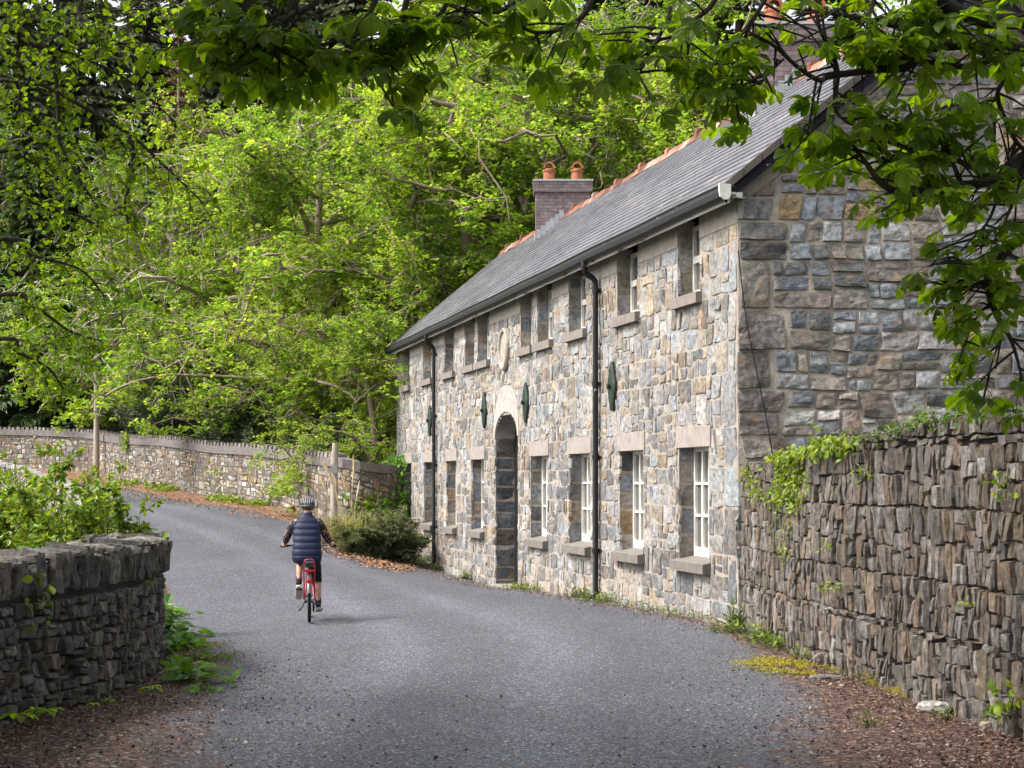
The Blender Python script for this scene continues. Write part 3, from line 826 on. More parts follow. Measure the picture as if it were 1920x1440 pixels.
# chimneys
def chimney(ud, label):
    uc = (ud-CY)/FY; rx, ry = CX+GW+FX*uc, ud
    mb = MB(); hw, hd = .72, .36; z0, zt = RIDGE-1.1, 9.83
    def cb(x0, x1, y0, y1, z0, z1, c, mat):
        mb.box(rx+x0, rx+x1, ry+y0, ry+y1, z0, z1, c, mat)
    cb(-hw, hw, -hd, hd, z0, zt-.28, (.2, .15, .15), 0); cb(-hw-.05, hw+.05, -hd-.05, hd+.05, zt-.28, zt, (.2, .15, .15), 0)
    o = mb.build('chimney', [M['brick'], M['concrete']], roof)
    me = o.data; uv = me.attributes.new('buv', 'FLOAT_VECTOR', 'CORNER')
    arr = np.zeros((len(me.loops), 3), np.float32)
    for p in me.polygons:
        for li in p.loop_indices:
            co = me.vertices[me.loops[li].vertex_index].co
            arr[li] = (co.x if abs(p.normal.y) > .5 else co.y+.1, co.z-zt, 0) if abs(p.normal.z) < .5 else (co.x, co.y, 0)
    uv.data.foreach_set('vector', arr.ravel())
    mb = MB(); mb.box(rx-hw-.07, rx+hw+.07, ry-hd-.07, ry+hd+.07, zt+.001, zt+.05, (.40, .40, .42))
    V = [[rx-hw, ry-hd, zt+.05], [rx+hw, ry-hd, zt+.05], [rx+hw, ry+hd, zt+.05], [rx-hw, ry+hd, zt+.05], [rx-hw*.6, ry, zt+.10], [rx+hw*.6, ry, zt+.10]]
    mb.add(V, [[0, 1, 5, 4], [1, 2, 5], [2, 3, 4, 5], [3, 0, 4]], (.42, .42, .44)); mb.build('chimney_cap', M['concrete'], o)
    for sx in (-.36, .38):
        mb = MB(); n = 18; V = []; F = []
        prof = [(.17, .06), (.155, .1), (.145, .30), (.17, .32), (.17, .36), (.15, .38)]
        for r, z in prof:
            for i in range(n): V.append([rx+sx+r*math.cos(2*PI*i/n), ry+r*math.sin(2*PI*i/n), zt+z])
        for k in range(len(prof)-1): F += [[k*n+i, k*n+(i+1) % n, (k+1)*n+(i+1) % n, (k+1)*n+i] for i in range(n)]
        mb.add(V, F, (.32, .12, .06))
        # hooded top: an arch with an open front and back
        A = [(.155*math.cos(PI*i/12), .38+.19*math.sin(PI*i/12)) for i in range(13)]; B = [(.105*math.cos(PI*i/12), .38+.13*math.sin(PI*i/12)) for i in range(13)]
        V = []
        for yy in (-.13, .13):
            V += [[rx+sx+a, ry+yy, zt+b] for a, b in A]+[[rx+sx+a, ry+yy, zt+b] for a, b in B]
        F = []
        for i in range(12):
            F += [[i, i+1, 14+i, 13+i], [26+i, 39+i, 40+i, 27+i], [i, 26+i, 27+i, i+1], [13+i, 14+i, 40+i, 39+i]]
        mb.add(V, F, (.32, .12, .06))
        V = [[rx+sx+.14*math.cos(2*PI*i/n), ry+.14*math.sin(2*PI*i/n), zt+.375] for i in range(n)]
        mb.add(V, [list(range(n))], (.01, .01, .01))
        mb.build('chimney_pot', M['terracotta'], o)
    # stepped lead flashing on the left slope side
    mb = MB(); s = (RIDGE-ER)/(GW+OV)
    for i in range(6):
        x = rx-hw+.02+i*.12; z = RIDGE-s*(rx-x)
        mb.box(x, x+.125, ry-hd-.02, ry-hd-.004, z-.03, z+.22, (.33, .35, .36))
    zz = RIDGE-s*hw
    mb.box(rx-hw-.02, rx-hw-.004, ry-hd, ry+hd, zz-.06, zz+.16, (.38, .40, .38))
    mb.build('flashing', M['concrete'], o)
    return o
chimney(42.3, ''); c2 = chimney(27.9, '')
# downpipes
for s in (6.27, 20.6):
    u = s*K; mb = MB()
    def fp(h, z, du=0):
        x, y = front(u+du, h); return (x, y, z)
    zb = float(tz(*front(u, .1)))
    path = smoothpath([fp(.30, EAVE-.04), fp(.30, EAVE-.16), fp(.26, EAVE-.26), fp(.13, EAVE-.34), fp(.09, EAVE-.46), fp(.09, EAVE-.8)], 14)
    path = np.vstack([path, [fp(.09, 3.0), fp(.09, zb+.14), fp(.12, zb+.08), fp(.22, zb+.04)]])
    tube(mb, path, .052, 10)
    o = mb.build('downpipe', M['pipe'], house)
    for z in (5.35, 3.7, 2.4, .75):
        mb = MB(); tube(mb, [fp(.09, z-.04), fp(.09, z+.04)], .066, 10, smooth=False); fbox(mb, u-.13, u+.13, .0, .03, z-.025, z+.025, (.02, .02, .02)); mb.build('bracket', M['pipe'], o)
# cable drooping down the gable
mb = MB(); pts = [P(1384, 470, CY-.06), P(1398, 590, CY-.07), P(1415, 680, CY-.07), P(1438, 790, CY-.07), P(1453, 880, CY-.07)]
tube(mb, smoothpath(pts, 20), .009, 5); mb.build('cable', M['pipe'], house)

# ------------------------------------------------------------------ roadside walls
def path_frame(pts, n=300):
    q = resample(pts, n); d = np.concatenate([[0], np.cumsum(np.linalg.norm(np.diff(q, axis=0), axis=1))])
    tg = nrm(np.gradient(q, axis=0)); return q, d, tg
def dry_wall(name, pts, hfun, thick, side, rg, wmax, hmax, cols, label, cat, mat, joint, relief, cell, group=None, coping=None, course=(.35, .6), skirt=.07, wmin=.07, hmin=.05, mort=(.035, .03, .026), lean=.0, caph=0.0, backstones=False, chips=0):
    """side: +1 when the visible face is to the left of the path direction"""
    q, d, tg = path_frame(pts); L = d[-1]
    zb = tz(q[:, 0], q[:, 1])-.12
    def at(u, v, h, s=1):
        u = np.asarray(u, float)
        x = np.interp(u, d, q[:, 0]); y = np.interp(u, d, q[:, 1]); tx = np.interp(u, d, tg[:, 0]); ty = np.interp(u, d, tg[:, 1])
        nx, ny = -ty*side, tx*side
        z0 = np.interp(u, d, zb)
        hh = np.asarray(h)-lean*np.asarray(v)
        return np.stack([x+nx*hh, y+ny*hh, z0+v], 1)
    root = thing(name, (*q[len(q)//2], float(zb[len(q)//2])), label, cat, group)
    mb = MB(); Hmax = float(max(hfun(u) for u in np.linspace(0, L, 60)))+.12
    cells = []; v = 0
    while v < Hmax:
        h = rg.uniform(*course); u = 0
        while u < L-.01:
            w = rg.uniform(.8, 2.0)
            if L-(u+w) < .6: w = L-u
            rsplit((u, u+w, v, v+h), rg, wmax, hmax, wmin, hmin, cells); u += w
        v += h
        if rg.random() < chips:
            u = 0; h = rg.uniform(.05, .09)
            while u < L-.3: w = rg.uniform(.06, .26); cells.append((u, u+w, v+.02*rg.normal(), v+h)); u += w
            v += h
    for r in cells:
        uc = (r[0]+r[1])/2; ht = float(hfun(uc))+.12
        if r[2] > ht-.06: continue
        if r[3] > ht: r = (r[0], r[1], r[2], ht+rg.uniform(-.03, .03))
        c = palette(rg, cols, [1]*len(cols), .18)
        stone(mb, r, at, rg, joint, relief, rg.normal()*relief*.5, c, cell=cell, skirt=skirt, k=.06, wseed=21, warp=.10, wf=1.4, tilt=.10, rag=.02, e=.010, fall=.5)
        if backstones:
            stone(mb, r, lambda u, v, h: at(u, v, -thick-h), rg, joint, relief, rg.normal()*relief*.8, c, cell=cell*2, skirt=skirt, k=.16, wseed=21, warp=.05, tilt=.10)
    us = np.linspace(0, L, int(L/.25)+2)
    ht = np.array([float(hfun(u)) for u in us])+.12-.02
    prof = [(-skirt+.015, 0.0), (-skirt+.015, 1.0), (-thick+skirt-.015, 1.0), (-thick+skirt-.015, 0.0)]
    V = np.stack([at(us, ht*b-.2*(1-b), np.full(len(us), a)) for a, b in prof], 1).reshape(-1, 3)
    F = [[i*4+j, (i+1)*4+j, (i+1)*4+(j+1), i*4+j+1] for i in range(len(us)-1) for j in range(3)]+[[0, 1, 2, 3], [len(V)-1, len(V)-2, len(V)-3, len(V)-4]]
    mb.add(V, F, mort, 1)
    o = mb.build('wall_body', [mat, M['mortar']], root)
    if coping:
        mc = MB(); coping(mc, at, L, hfun, thick, rg); mc.build('coping', [mat, M['mortar']], root)
    return root, at, d, L

# right dry stone wall, from the house corner towards the camera
rg = np.random.default_rng(31)
RW = [(3.13, 21.9), (3.12, 20.6), (3.19, 19.2), (3.32, 17.4), (3.66, 15.0), (3.93, 12.2), (4.2, 9.0), (4.55, 5.0), (4.9, 1.5)]
_rw_h = [(0, 2.16), (2, 2.22), (4.0, 2.31), (5.3, 2.42), (7.1, 2.50), (9.8, 2.54), (21, 2.6)]
def hR(u): return np.interp(u, [a for a, b in _rw_h], [b for a, b in _rw_h])+.05*float(vnoise(u*2.3, 0.5, seed=4))
def cop_r(mc, at, L, hf, th, rg):
    u = 0
    while u < L:
        w = rg.uniform(.15, .55)
        c = palette(rg, P_DRYR, [1]*6, .2); h0 = float(hf(u))+.12
        def fm(a, b, h): return at(u+(a), h0-.06+h, b)
        stone(mc, (0, w, -th-.02, .02), fm, rg, .03, .03, .07+.02*rg.normal(), c, cell=.12, skirt=.03, k=.2, warp=0)
        u += w
right_wall, atR, dR, LR = dry_wall('dry_stone_wall', RW, hR, .55, -1, rg, .22, .46, P_DRYR, 'tall brown dry stone wall topped with ivy, running from the house corner to the right', 'wall', M['stone_dry'], .006, .018, .04, coping=cop_r, course=(.32, .75), skirt=.07, wmin=.05, hmin=.05, chips=.35)

# left curved wall
LW = [(-4.6, 2.0), (-4.45, 6.0), (-4.3, 9.5), (-4.06, 12.7), (-3.86, 13.6), (-3.70, 14.4), (-3.63, 15.6), (-3.66, 16.7), (-3.95, 17.9), (-4.45, 18.9), (-5.2, 20.2), (-6.2, 22.4)]
def hL(u): return 1.02+.0*u
rg = np.random.default_rng(32)
def cop_l(mc, at, L, hf, th, rg):
    u = 0
    while u < L:
        w = rg.uniform(.05, .17); h = rg.uniform(.30, .41)
        c = palette(rg, P_DRYL, [1]*5, .18); z0 = float(hf(u))+.10
        pr = rg.normal()*.03
        stone(mc, (u, u+w, z0, z0+h), lambda a, b, hh: at(a, b, hh+pr), rg, .018, .035, .02, c, cell=.07, skirt=.05, k=.10, warp=.02, tilt=.06, rag=.02)
        stone(mc, (u, u+w, z0, z0+h), lambda a, b, hh: at(a, b, -th-hh+pr), rg, .018, .03, .02, c, cell=.12, skirt=.05, k=.10, warp=.02)
        stone(mc, (u, u+w, -th-.02, .03), lambda a, b, hh: at(a, z0+h-.03+hh, b+pr), rg, .008, .03, .02, c*1.15, cell=.09, skirt=.03, k=.08, warp=.02)
        u += w
def atcore(at, L): pass
left_wall, atL, dL, LL = dry_wall('dry_stone_wall', LW, hL, .50, -1, rg, .20, .21, P_DRYL, 'low grey dry stone wall with upright coping stones, curving left of the road', 'wall', M['stone_dry'], .012, .026, .05, coping=cop_l, course=(.26, .5), skirt=.08, wmin=.06, backstones=True, hmin=.045)
# mortar core of the coping
mb = MB(); us = np.linspace(0, LL, 90); V = np.stack([atL(us, np.full(90, 1.02+.1), np.full(90, -.06)), atL(us, np.full(90, 1.38), np.full(90, -.06)), atL(us, np.full(90, 1.38), np.full(90, -.44)), atL(us, np.full(90, 1.12), np.full(90, -.44))], 1).reshape(-1, 3)
mb.add(V, [[i*4+j, (i+1)*4+j, (i+1)*4+j+1, i*4+j+1] for i in range(89) for j in range(3)]+[[0, 1, 2, 3], [359, 358, 357, 356]], (.05, .045, .04))
mb.build('coping_core', M['mortar'], left_wall)

# long boundary wall across the road
FWL = [(-1.8, 48.9), (-3.6, 47.2), (-5.0, 46.6), (-6.9, 49.9), (-10.3, 55.0), (-14.85, 63.0), (-18.3, 70.8), (-20.9, 73.2), (-24.3, 75.2), (-32, 78), (-44, 81)]
rg = np.random.default_rng(33)
def cop_f(mc, at, L, hf, th, rg):
    us = np.linspace(0, L, int(L/.5)); n = len(us); hb = np.array([float(hf(u)) for u in us])
    prof = [(.05, .10), (.05, .36), (-th-.05, .36), (-th-.05, .10)]
    V = np.stack([at(us, hb+b, np.full(n, a)) for a, b in prof], 1).reshape(-1, 3)
    mc.add(V, [[i*4+j, (i+1)*4+j, (i+1)*4+(j+1) % 4, i*4+(j+1) % 4] for i in range(n-1) for j in range(4)], (.16, .142, .137), 1)
    u = 4.6
    while u < L-.3:
        w = rg.uniform(.14, .22); h = rg.uniform(.09, .16)
        c = np.array((.16, .142, .137))*(1+.15*rg.normal())
        V = np.vstack([at(np.array([u, u+w, u+w, u]), np.full(4, hf(u)+.35), np.array([.04, .04, -th-.04, -th-.04])), at(np.array([u+.01, u+w-.01, u+w-.01, u+.01]), np.full(4, hf(u)+.36+h), np.array([.02, .02, -th-.02, -th-.02]))])
        mc.add(V, BOXF, c, 0)
        u += w+rg.uniform(.08, .14)
far_wall, atF, dF, LF = dry_wall('boundary_wall', FWL, lambda u: np.interp(u, [0, 2.2, 3.9, 8.5], [2.2, 2.15, 1.88, 1.62]), .45, 1, rg, .5, .34, P_FAR, 'long buff rubble boundary wall with notched coping, across the road below the trees', 'wall', M['stone_far'], .03, .022, .12, coping=cop_f, course=(.3, .5), skirt=.03, mort=(.13, .11, .09), hmin=.09, wmin=.12)
# parapet on the near side of the far road
PW = [(-10.3, 38.3), (-10.9, 40), (-13.0, 46), (-15.6, 52), (-18.6, 58), (-22.5, 62.5), (-28, 65.5)]
rg = np.random.default_rng(34)
def cop_p(mc, at, L, hf, th, rg):
    u = 0
    while u < L:
        w = rg.uniform(.3, .9); c = np.array((.21, .205, .20))*(1+.14*rg.normal()); z0 = float(hf(u))+.1
        stone(mc, (u, u+w, -th-.06, .06), lambda a, b, hh: at(a, z0+hh+.06, b), rg, .03, .04, .03, c, cell=.2, skirt=.08, k=.1)
        u += w
par, atP, dP, LP = dry_wall('parapet_wall', PW, lambda u: .95, .45, 1, rg, .5, .3, P_FAR, 'low pale grey parapet wall behind the leafy shrubs at the far bend of the road', 'wall', M['stone_far'], .03, .03, .14, coping=cop_p, course=(.3, .5), skirt=.05, mort=(.1, .09, .08), hmin=.08, wmin=.12, backstones=True)

# verge strip between road and boundary wall
mb = MB(); us = np.linspace(3.2, LF-4, 160); V = []
for h in np.linspace(.0, 1.25, 8):
    V.append(atF(us, np.zeros(160), np.full(160, h)))
V = np.stack(V, 1)
hh = np.linspace(0, 1, 8)[None]
V[..., 2] = tz(V[..., 0], V[..., 1])+.012+.06*(1-hh)**2+.015*fbm(V[..., 0]*2, V[..., 1]*2, seed=8)*(1-hh)
wv = vnoise(us*.9, us*0, seed=6)*.35
V[:, -1, :2] += (V[:, -1, :2]-V[:, -2, :2])*wv[:, None]
mb.add(V.reshape(-1, 3), grid_faces(160, 8), smooth=True); tag(mb.build('verge', M['verge']), kind='structure')
# ------------------------------------------------------------------ trees
def curvy(rg, p0, p1, n, wob, sag=0.0):
    p0 = np.asarray(p0, float); p1 = np.asarray(p1, float); L = np.linalg.norm(p1-p0)
    t = np.linspace(0, 1, n)[:, None]
    p = p0+(p1-p0)*t
    k = rg.normal(size=(4, 3))
    for i in range(1, 4):
        p = p+np.sin(t*PI*i+rg.random()*1.5)*np.sin(t*PI)*k[i]*wob*L/i**1.2
    p[:, 2] += (np.sin(t[:, 0]*PI))*sag*L
    return p

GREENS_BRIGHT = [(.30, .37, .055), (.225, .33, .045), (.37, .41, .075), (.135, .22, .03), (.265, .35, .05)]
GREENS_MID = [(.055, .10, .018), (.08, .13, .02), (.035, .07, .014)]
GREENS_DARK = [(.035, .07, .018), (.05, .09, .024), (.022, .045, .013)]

def broad_tree(name, label, cat, group, rg, H, R, base, cols, leafmat, nl=9, skirt=.12, lean=(0, 0), leafn=22000, lsz=.16, barkcol=(.22, .17, .13), loc=None, front=0.0, twigs=True, flat=1.0):
    """tapered trunk, curved pale limbs, leaf sprays along the fine branches; built round the origin"""
    root = thing(name, (0, 0, 0), label, cat, group)
    tr = MB(); cr = MB()
    th = H*base
    top = np.array([lean[0]*.6, lean[1]*.6, H*.80])
    trunk = curvy(rg, (0, 0, -.6), top, 12, .03)
    tube(tr, trunk, np.linspace(H*.024, H*.006, 12), 8, barkcol)
    ends = []
    for i in range(nl):
        f = .22+.72*(i+.5)/nl; b = trunk[int(f*11)]
        az = i*2.4+rg.normal()*.4
        el = rg.uniform(-.25, .7)+(.5 if f > .75 else 0)
        rr = R*(.75+.35*rg.random())*(1.0-.45*max(0, f-.55)/.45)
        tip = b+np.array([math.cos(az)*math.cos(el)*rr+lean[0]*.4, math.sin(az)*math.cos(el)*rr*flat+lean[1]*.4, math.sin(el)*rr*.7])
        tip[2] = max(tip[2], H*skirt)
        limb = curvy(rg, b, tip, 9, .13, .10)
        tube(tr, limb, np.linspace(H*.0078, H*.0024, 9), 6, barkcol)
        for j in range(7):
            k = rg.integers(3, 9); p = limb[k]
            d = nrm(limb[min(k+1, 8)]-limb[k-1]); q = nrm(d*.5+rg.normal(size=3)*np.array([1, 1, .7]))
            l = R*rg.uniform(.22, .5); e = p+q*l; e[2] = max(e[2]-.12*l, H*skirt*.7)
            sub = curvy(rg, p, e, 6, .16, .08)
            tube(tr, sub, np.linspace(H*.0036, H*.0013, 6), 4, np.array(barkcol)*rg.uniform(.9, 1.35), cap=False)
            for m_ in range(7):
                kk = rg.integers(1, 6); pp = sub[kk]
                ee = pp+nrm(rg.normal(size=3)*np.array([1, 1, .8]))*R*rg.uniform(.08, .22); ee[2] -= .05*R*rg.random()
                if twigs: tube(tr, curvy(rg, pp, ee, 4, .15), np.linspace(H*.0016, H*.0006, 4), 3, np.array(barkcol)*rg.uniform(.9, 1.5), cap=False)
                ends.append((pp, ee))
    ends = np.array(ends); n = len(ends)
    ncl = leafn//9
    i = rg.integers(0, n, ncl); t = rg.uniform(.15, 1.15, (ncl, 1))
    c = ends[i, 0]*(1-t)+ends[i, 1]*t+rg.normal(size=(ncl, 3))*R*.035
    c[:, 2] = np.maximum(c[:, 2], H*skirt*.75+.25*rg.random(ncl))
    cc = mixcol(rg, ncl, cols, .16)
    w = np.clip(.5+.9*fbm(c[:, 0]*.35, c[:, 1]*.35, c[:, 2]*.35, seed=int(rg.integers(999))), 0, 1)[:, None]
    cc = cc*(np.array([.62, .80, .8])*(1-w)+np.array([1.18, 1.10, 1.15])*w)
    k = 9
    az = rg.random((ncl, k))*2*PI; el = rg.normal(size=(ncl, k))*.35-.15
    ax = np.stack([np.cos(az)*np.cos(el), np.sin(az)*np.cos(el), np.sin(el)], -1).reshape(-1, 3)
    pos = np.repeat(c, k, 0)+ax*lsz*.25+rg.normal(size=(ncl*k, 3))*lsz*.25
    nn = nrm(np.array([0, 0, 1.0])+rg.normal(size=(ncl*k, 3))*.5)
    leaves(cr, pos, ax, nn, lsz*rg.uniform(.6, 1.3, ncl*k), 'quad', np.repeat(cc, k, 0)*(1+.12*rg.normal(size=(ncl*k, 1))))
    tr.build('trunk', M['bark'], root); cr.build('crown', M[leafmat], root)
    return root

def spruce(name, label, cat, group, rg, H, R, cols, dead=False, n=26):
    root = thing(name, (0, 0, 0), label, cat, group)
    tr = MB(); cr = MB(); bc = (.16, .12, .10) if not dead else (.30, .22, .18)
    tube(tr, curvy(rg, (0, 0, -.6), (0, 0, H), 8, .008), np.linspace(H*.014, .02, 8), 7, bc)
    P_, A_, S_, C_ = [], [], [], []
    for w in range(n):
        f = .12+.87*w/n; z = H*f; rr = R*(1-f)**.8*(.8+.4*rg.random())+.15
        for j in range(7):
            az = rg.random()*2*PI; l = rr*rg.uniform(.6, 1.1)
            e = np.array([math.cos(az)*l, math.sin(az)*l, z-.22*l+.1]); pts = curvy(rg, (0, 0, z), e, 6, .05, .08)
            tube(tr, pts, np.linspace(.035, .008, 6), 3, bc, cap=False)
            m_ = int((26 if not dead else 34)*max(l, .5)) ; t = rg.uniform(.15, 1.05, m_)
            ii = np.clip(t*5, 0, 4.99); a = ii.astype(int); fr = (ii-a)[:, None]
            p = pts[a]*(1-fr)+pts[np.minimum(a+1, 5)]*fr
            side = rg.choice([-1, 1], m_)[:, None]; d = nrm(e-[0, 0, z]); sx = np.array([-d[1], d[0], 0])
            ax = nrm(d*.7+sx*side*rg.uniform(.2, 1, (m_, 1))+np.array([0, 0, -.35])*rg.random((m_, 1)))
            P_.append(p+rg.normal(size=p.shape)*.05); A_.append(ax); S_.append(rg.uniform(.4, 1.0, m_)); C_.append(mixcol(rg, m_, cols, .2))
    P_ = np.concatenate(P_); A_ = np.concatenate(A_)
    leaves(cr, P_, A_, nrm(np.array([0, 0, 1.0])+rg.normal(size=P_.shape)*.4), np.concatenate(S_)*(.36 if dead else 1), 'long', np.concatenate(C_))
    tr.build('trunk', M['bark'], root); cr.build('crown', M['needle'], root)
    return root

def place(root, px, d, rz=0, sc=1.0, dz=0, label=None, group=None, first=False, x=None):
    X = (px-960)/FP*d if x is None else x
    loc = (X, d, float(tz(X, d))+dz)
    if first:
        root.location = loc; root.rotation_euler = (0, 0, rz); root.scale = (sc, sc, sc)
        return root
    return dup(root, loc, rz, sc, label, group)

rg = np.random.default_rng(101)
G_T = 'bright green broadleaf trees behind the boundary wall'
syc = [broad_tree('broadleaf_tree', 'bright yellow green tree with pale crooked limbs, rising left of the house chimney', 'tree', G_T, rg, 16, 6.2, .2, GREENS_BRIGHT, 'leaf_bright', nl=15, skirt=.16, leafn=42000, lsz=.165),
       broad_tree('broadleaf_tree', 'wide lime green tree directly above the cyclist, its crown hanging over the wall', 'tree', G_T, rg, 15, 6.6, .2, GREENS_BRIGHT, 'leaf_bright', nl=16, skirt=.21, leafn=44000, lsz=.16),
       broad_tree('broadleaf_tree', 'tall pale green tree with many bare twigs, behind the utility pole at the bend', 'tree', G_T, rg, 16, 6.0, .2, [(.19, .27, .03), (.23, .29, .03), (.15, .22, .03), (.10, .17, .02)], 'leaf_bright', nl=15, skirt=.22, leafn=36000, lsz=.145, barkcol=(.30, .25, .20))]
place(syc[1], 600, 57, .4, 1.0, -.4, first=True)
place(syc[0], 860, 55, 1.9, 1.08, -.4, first=True)
place(syc[2], 330, 74, .2, 1.0, -.4, first=True)
for (k, px, d, rz, s, lab) in [
    (1, 735, 53.5, 2.6, .72, 'low drooping bright green tree overhanging the wall near the house end'),
    (1, 685, 50.6, 1.1, .56, 'lowest bright green tree, its branches hanging over the grey post'),
    (2, 90, 86, .9, 1.15, 'pale green broadleaf tree before the tall spruces at the far left'),
        (2, 470, 66, 3.3, 1.12, 'pale yellow green tree up the slope, left of the lime green tree'),
    (0, 720, 66, 4.4, 1.2, 'tall bright green tree of the second row, behind the low drooping tree'),
    (1, 1010, 60, 5.2, 1.25, 'broad bright green tree behind the brick chimney at the far end of the roof'),
    (2, 1150, 58, 1.2, 1.15, 'green tree with bare hanging twigs behind the middle of the roof ridge'),
    (0, 1300, 54, 3.0, 1.12, 'dense mid green tree showing above the roof, left of the near chimney'),
    (1, 1480, 52, .7, 1.15, 'green tree behind the near chimney, mostly hidden by the chestnut leaves'),
    (0, 215, 79, 5.5, .85, 'smaller pale green tree at the bend, beside the dark conifers'),
    (1, 560, 76, 1.2, 1.25, 'yellow green tree high on the slope, right of the dead conifer'),
    (2, 1130, 76, 4.1, 1.45, 'tall twiggy tree high on the slope behind the far chimney'),
    (0, 900, 78, 2.3, 1.5, 'tallest bright green tree, at the top of the slope over the house end')]:
    place(syc[k], px, d, rz, s, -.5, lab, G_T)
# ivy-clad dark trees
G_I = 'ivy clad dark trees behind the house'
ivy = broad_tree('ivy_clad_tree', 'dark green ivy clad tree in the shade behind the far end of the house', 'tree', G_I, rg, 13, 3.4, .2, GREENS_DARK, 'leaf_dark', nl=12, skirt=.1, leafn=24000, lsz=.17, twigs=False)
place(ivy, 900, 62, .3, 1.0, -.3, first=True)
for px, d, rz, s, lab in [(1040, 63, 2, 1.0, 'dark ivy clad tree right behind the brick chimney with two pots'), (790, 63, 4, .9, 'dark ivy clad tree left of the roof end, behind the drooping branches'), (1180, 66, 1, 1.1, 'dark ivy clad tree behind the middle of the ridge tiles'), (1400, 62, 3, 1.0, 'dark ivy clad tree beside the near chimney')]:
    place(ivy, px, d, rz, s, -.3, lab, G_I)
# conifers
G_S = 'dark conifers at the back of the wood'
sp = [spruce('spruce_tree', 'tall dark grey green spruce at the far left of the wood', 'tree', G_S, rg, 26, 4.2, [(.14, .165, .095), (.18, .205, .115), (.10, .12, .07)], n=36),
      spruce('spruce_tree', 'dense dark spruce with low branches, left of the utility pole at the bend', 'tree', G_S, rg, 17, 4.0, [(.10, .16, .06), (.14, .20, .075), (.07, .105, .045)], n=28)]
place(sp[0], 40, 96, 0, 1.0, 0, first=True); place(sp[1], 150, 84, 0, 1.0, -.5, first=True)
for k, px, d, s, lab in [(0, 180, 98, 1.05, 'tall spruce left of the dead brown conifer'), (0, 270, 104, 1.1, 'tall dark spruce just behind the dead brown conifer'), (0, 420, 100, 1.15, 'tall dark spruce right of the dead brown conifer'), (0, 520, 106, 1.15, 'dark spruce peeping between the yellow green crowns and the overhanging leaves'),
      (1, 60, 83, .95, 'broad dark spruce whose shaded trunk meets the far left end of the wall'), (1, -30, 86, 1.1, 'dark spruce at the left edge of the wood, above the bend'), (1, 235, 88, 1.0, 'dark spruce in the gap behind the utility pole'),
      (0, 680, 104, 1.2, 'spruce at the skyline over the cyclist'), (0, 830, 106, 1.2, 'spruce at the skyline left of the far chimney'), (0, 980, 104, 1.25, 'spruce at the skyline above the far chimney'), (0, 1130, 102, 1.2, 'spruce at the skyline right of the far chimney'), (0, 1270, 98, 1.2, 'spruce at the skyline above the middle of the roof'), (0, 1390, 92, 1.15, 'dark brownish spruce left of the near chimney'), (0, 1540, 90, 1.1, 'dark spruce behind the near chimney'),
      (0, -80, 100, 1.1, 'spruce furthest to the left, partly outside the view'), (0, 110, 110, 1.25, 'spruce at the back left, in the gap between the two tall ones'), (0, 340, 112, 1.3, 'spruce at the back behind the dead conifer crown'), (0, 480, 114, 1.3, 'spruce at the back above the pale yellow green tree'), (0, -10, 108, 1.25, 'spruce at the back in the top left corner'), (0, 600, 114, 1.35, 'spruce at the back, high above the lime green tree')]:
    place(sp[k], px, d, px*.01, s, -.5, lab, G_S)
dead = spruce('dead_conifer', 'dead reddish brown conifer with a bare pale trunk, standing among the dark spruces', 'tree', None, rg, 24, 2.6, [(.20, .11, .08), (.26, .17, .12), (.16, .10, .08)], dead=True, n=34)
place(dead, 335, 92, 0, .96, -.5, first=True)
# rhododendrons along the wall
def shrub(name, label, cat, group, rg, H, R, cols, mat, n, lsz, shape='long', stems=7, bc=(.12, .09, .07), open_=0.0):
    root = thing(name, (0, 0, 0), label, cat, group); tr = MB(); cr = MB(); E = []
    for i in range(stems):
        az = rg.random()*2*PI; r = R*math.sqrt(rg.random())*.9
        e = np.array([math.cos(az)*r, math.sin(az)*r, H*rg.uniform(.6, 1.0)*(1-.35*(r/R)**2)])
        pts = curvy(rg, (e[0]*.25, e[1]*.25, -.2), e, 8, .07, .05); tube(tr, pts, np.linspace(.012*H+.006, .004, 8), 5, bc)
        for j in range(9):
            p = pts[rg.integers(2, 8)]; q = p+nrm(rg.normal(size=3)*np.array([1, 1, .6])+[0, 0, .25])*R*rg.uniform(.15, .5)
            q[2] = max(q[2], .12)
            tube(tr, [p, (p+q)/2+rg.normal(size=3)*.02, q], [.008, .006, .003], 3, bc, cap=False); E.append((p, q))
    E = np.array(E); ncl = n//8; i = rg.integers(0, len(E), ncl); t = rg.uniform(.3, 1.1, (ncl, 1))
    c = E[i, 0]*(1-t)+E[i, 1]*t+rg.normal(size=(ncl, 3))*R*.05; c[:, 2] = np.maximum(c[:, 2], .05)
    az = rg.random((ncl, 8))*2*PI; el = rg.normal(size=(ncl, 8))*.4+.1
    ax = np.stack([np.cos(az)*np.cos(el), np.sin(az)*np.cos(el), np.sin(el)], -1).reshape(-1, 3)
    m_ = ncl*8
    leaves(cr, np.repeat(c, 8, 0)+ax*.02, ax, nrm(np.array([0, 0, 1.0])+rg.normal(size=(m_, 3))*.45), lsz*rg.uniform(.6, 1.25, m_), shape, np.repeat(mixcol(rg, ncl, cols, .15), 8, 0)*(1+.15*rg.normal(size=(m_, 1))))
    tr.build('stems', M['bark'], root); cr.build('foliage', M[mat], root)
    return root
G_R = 'rhododendron bushes along the top of the boundary wall'
RH = [(.08, .12, .055), (.12, .155, .08), (.055, .085, .04), (.17, .20, .12)]
rh = shrub('rhododendron_bush', 'dark rhododendron bush just right of the utility pole at the bend', 'bush', G_R, rg, 4.3, 2.3, RH, 'leaf_dark', 16000, .19, stems=12)
place(rh, 262, 70, 0, 1.0, -.2, first=True)
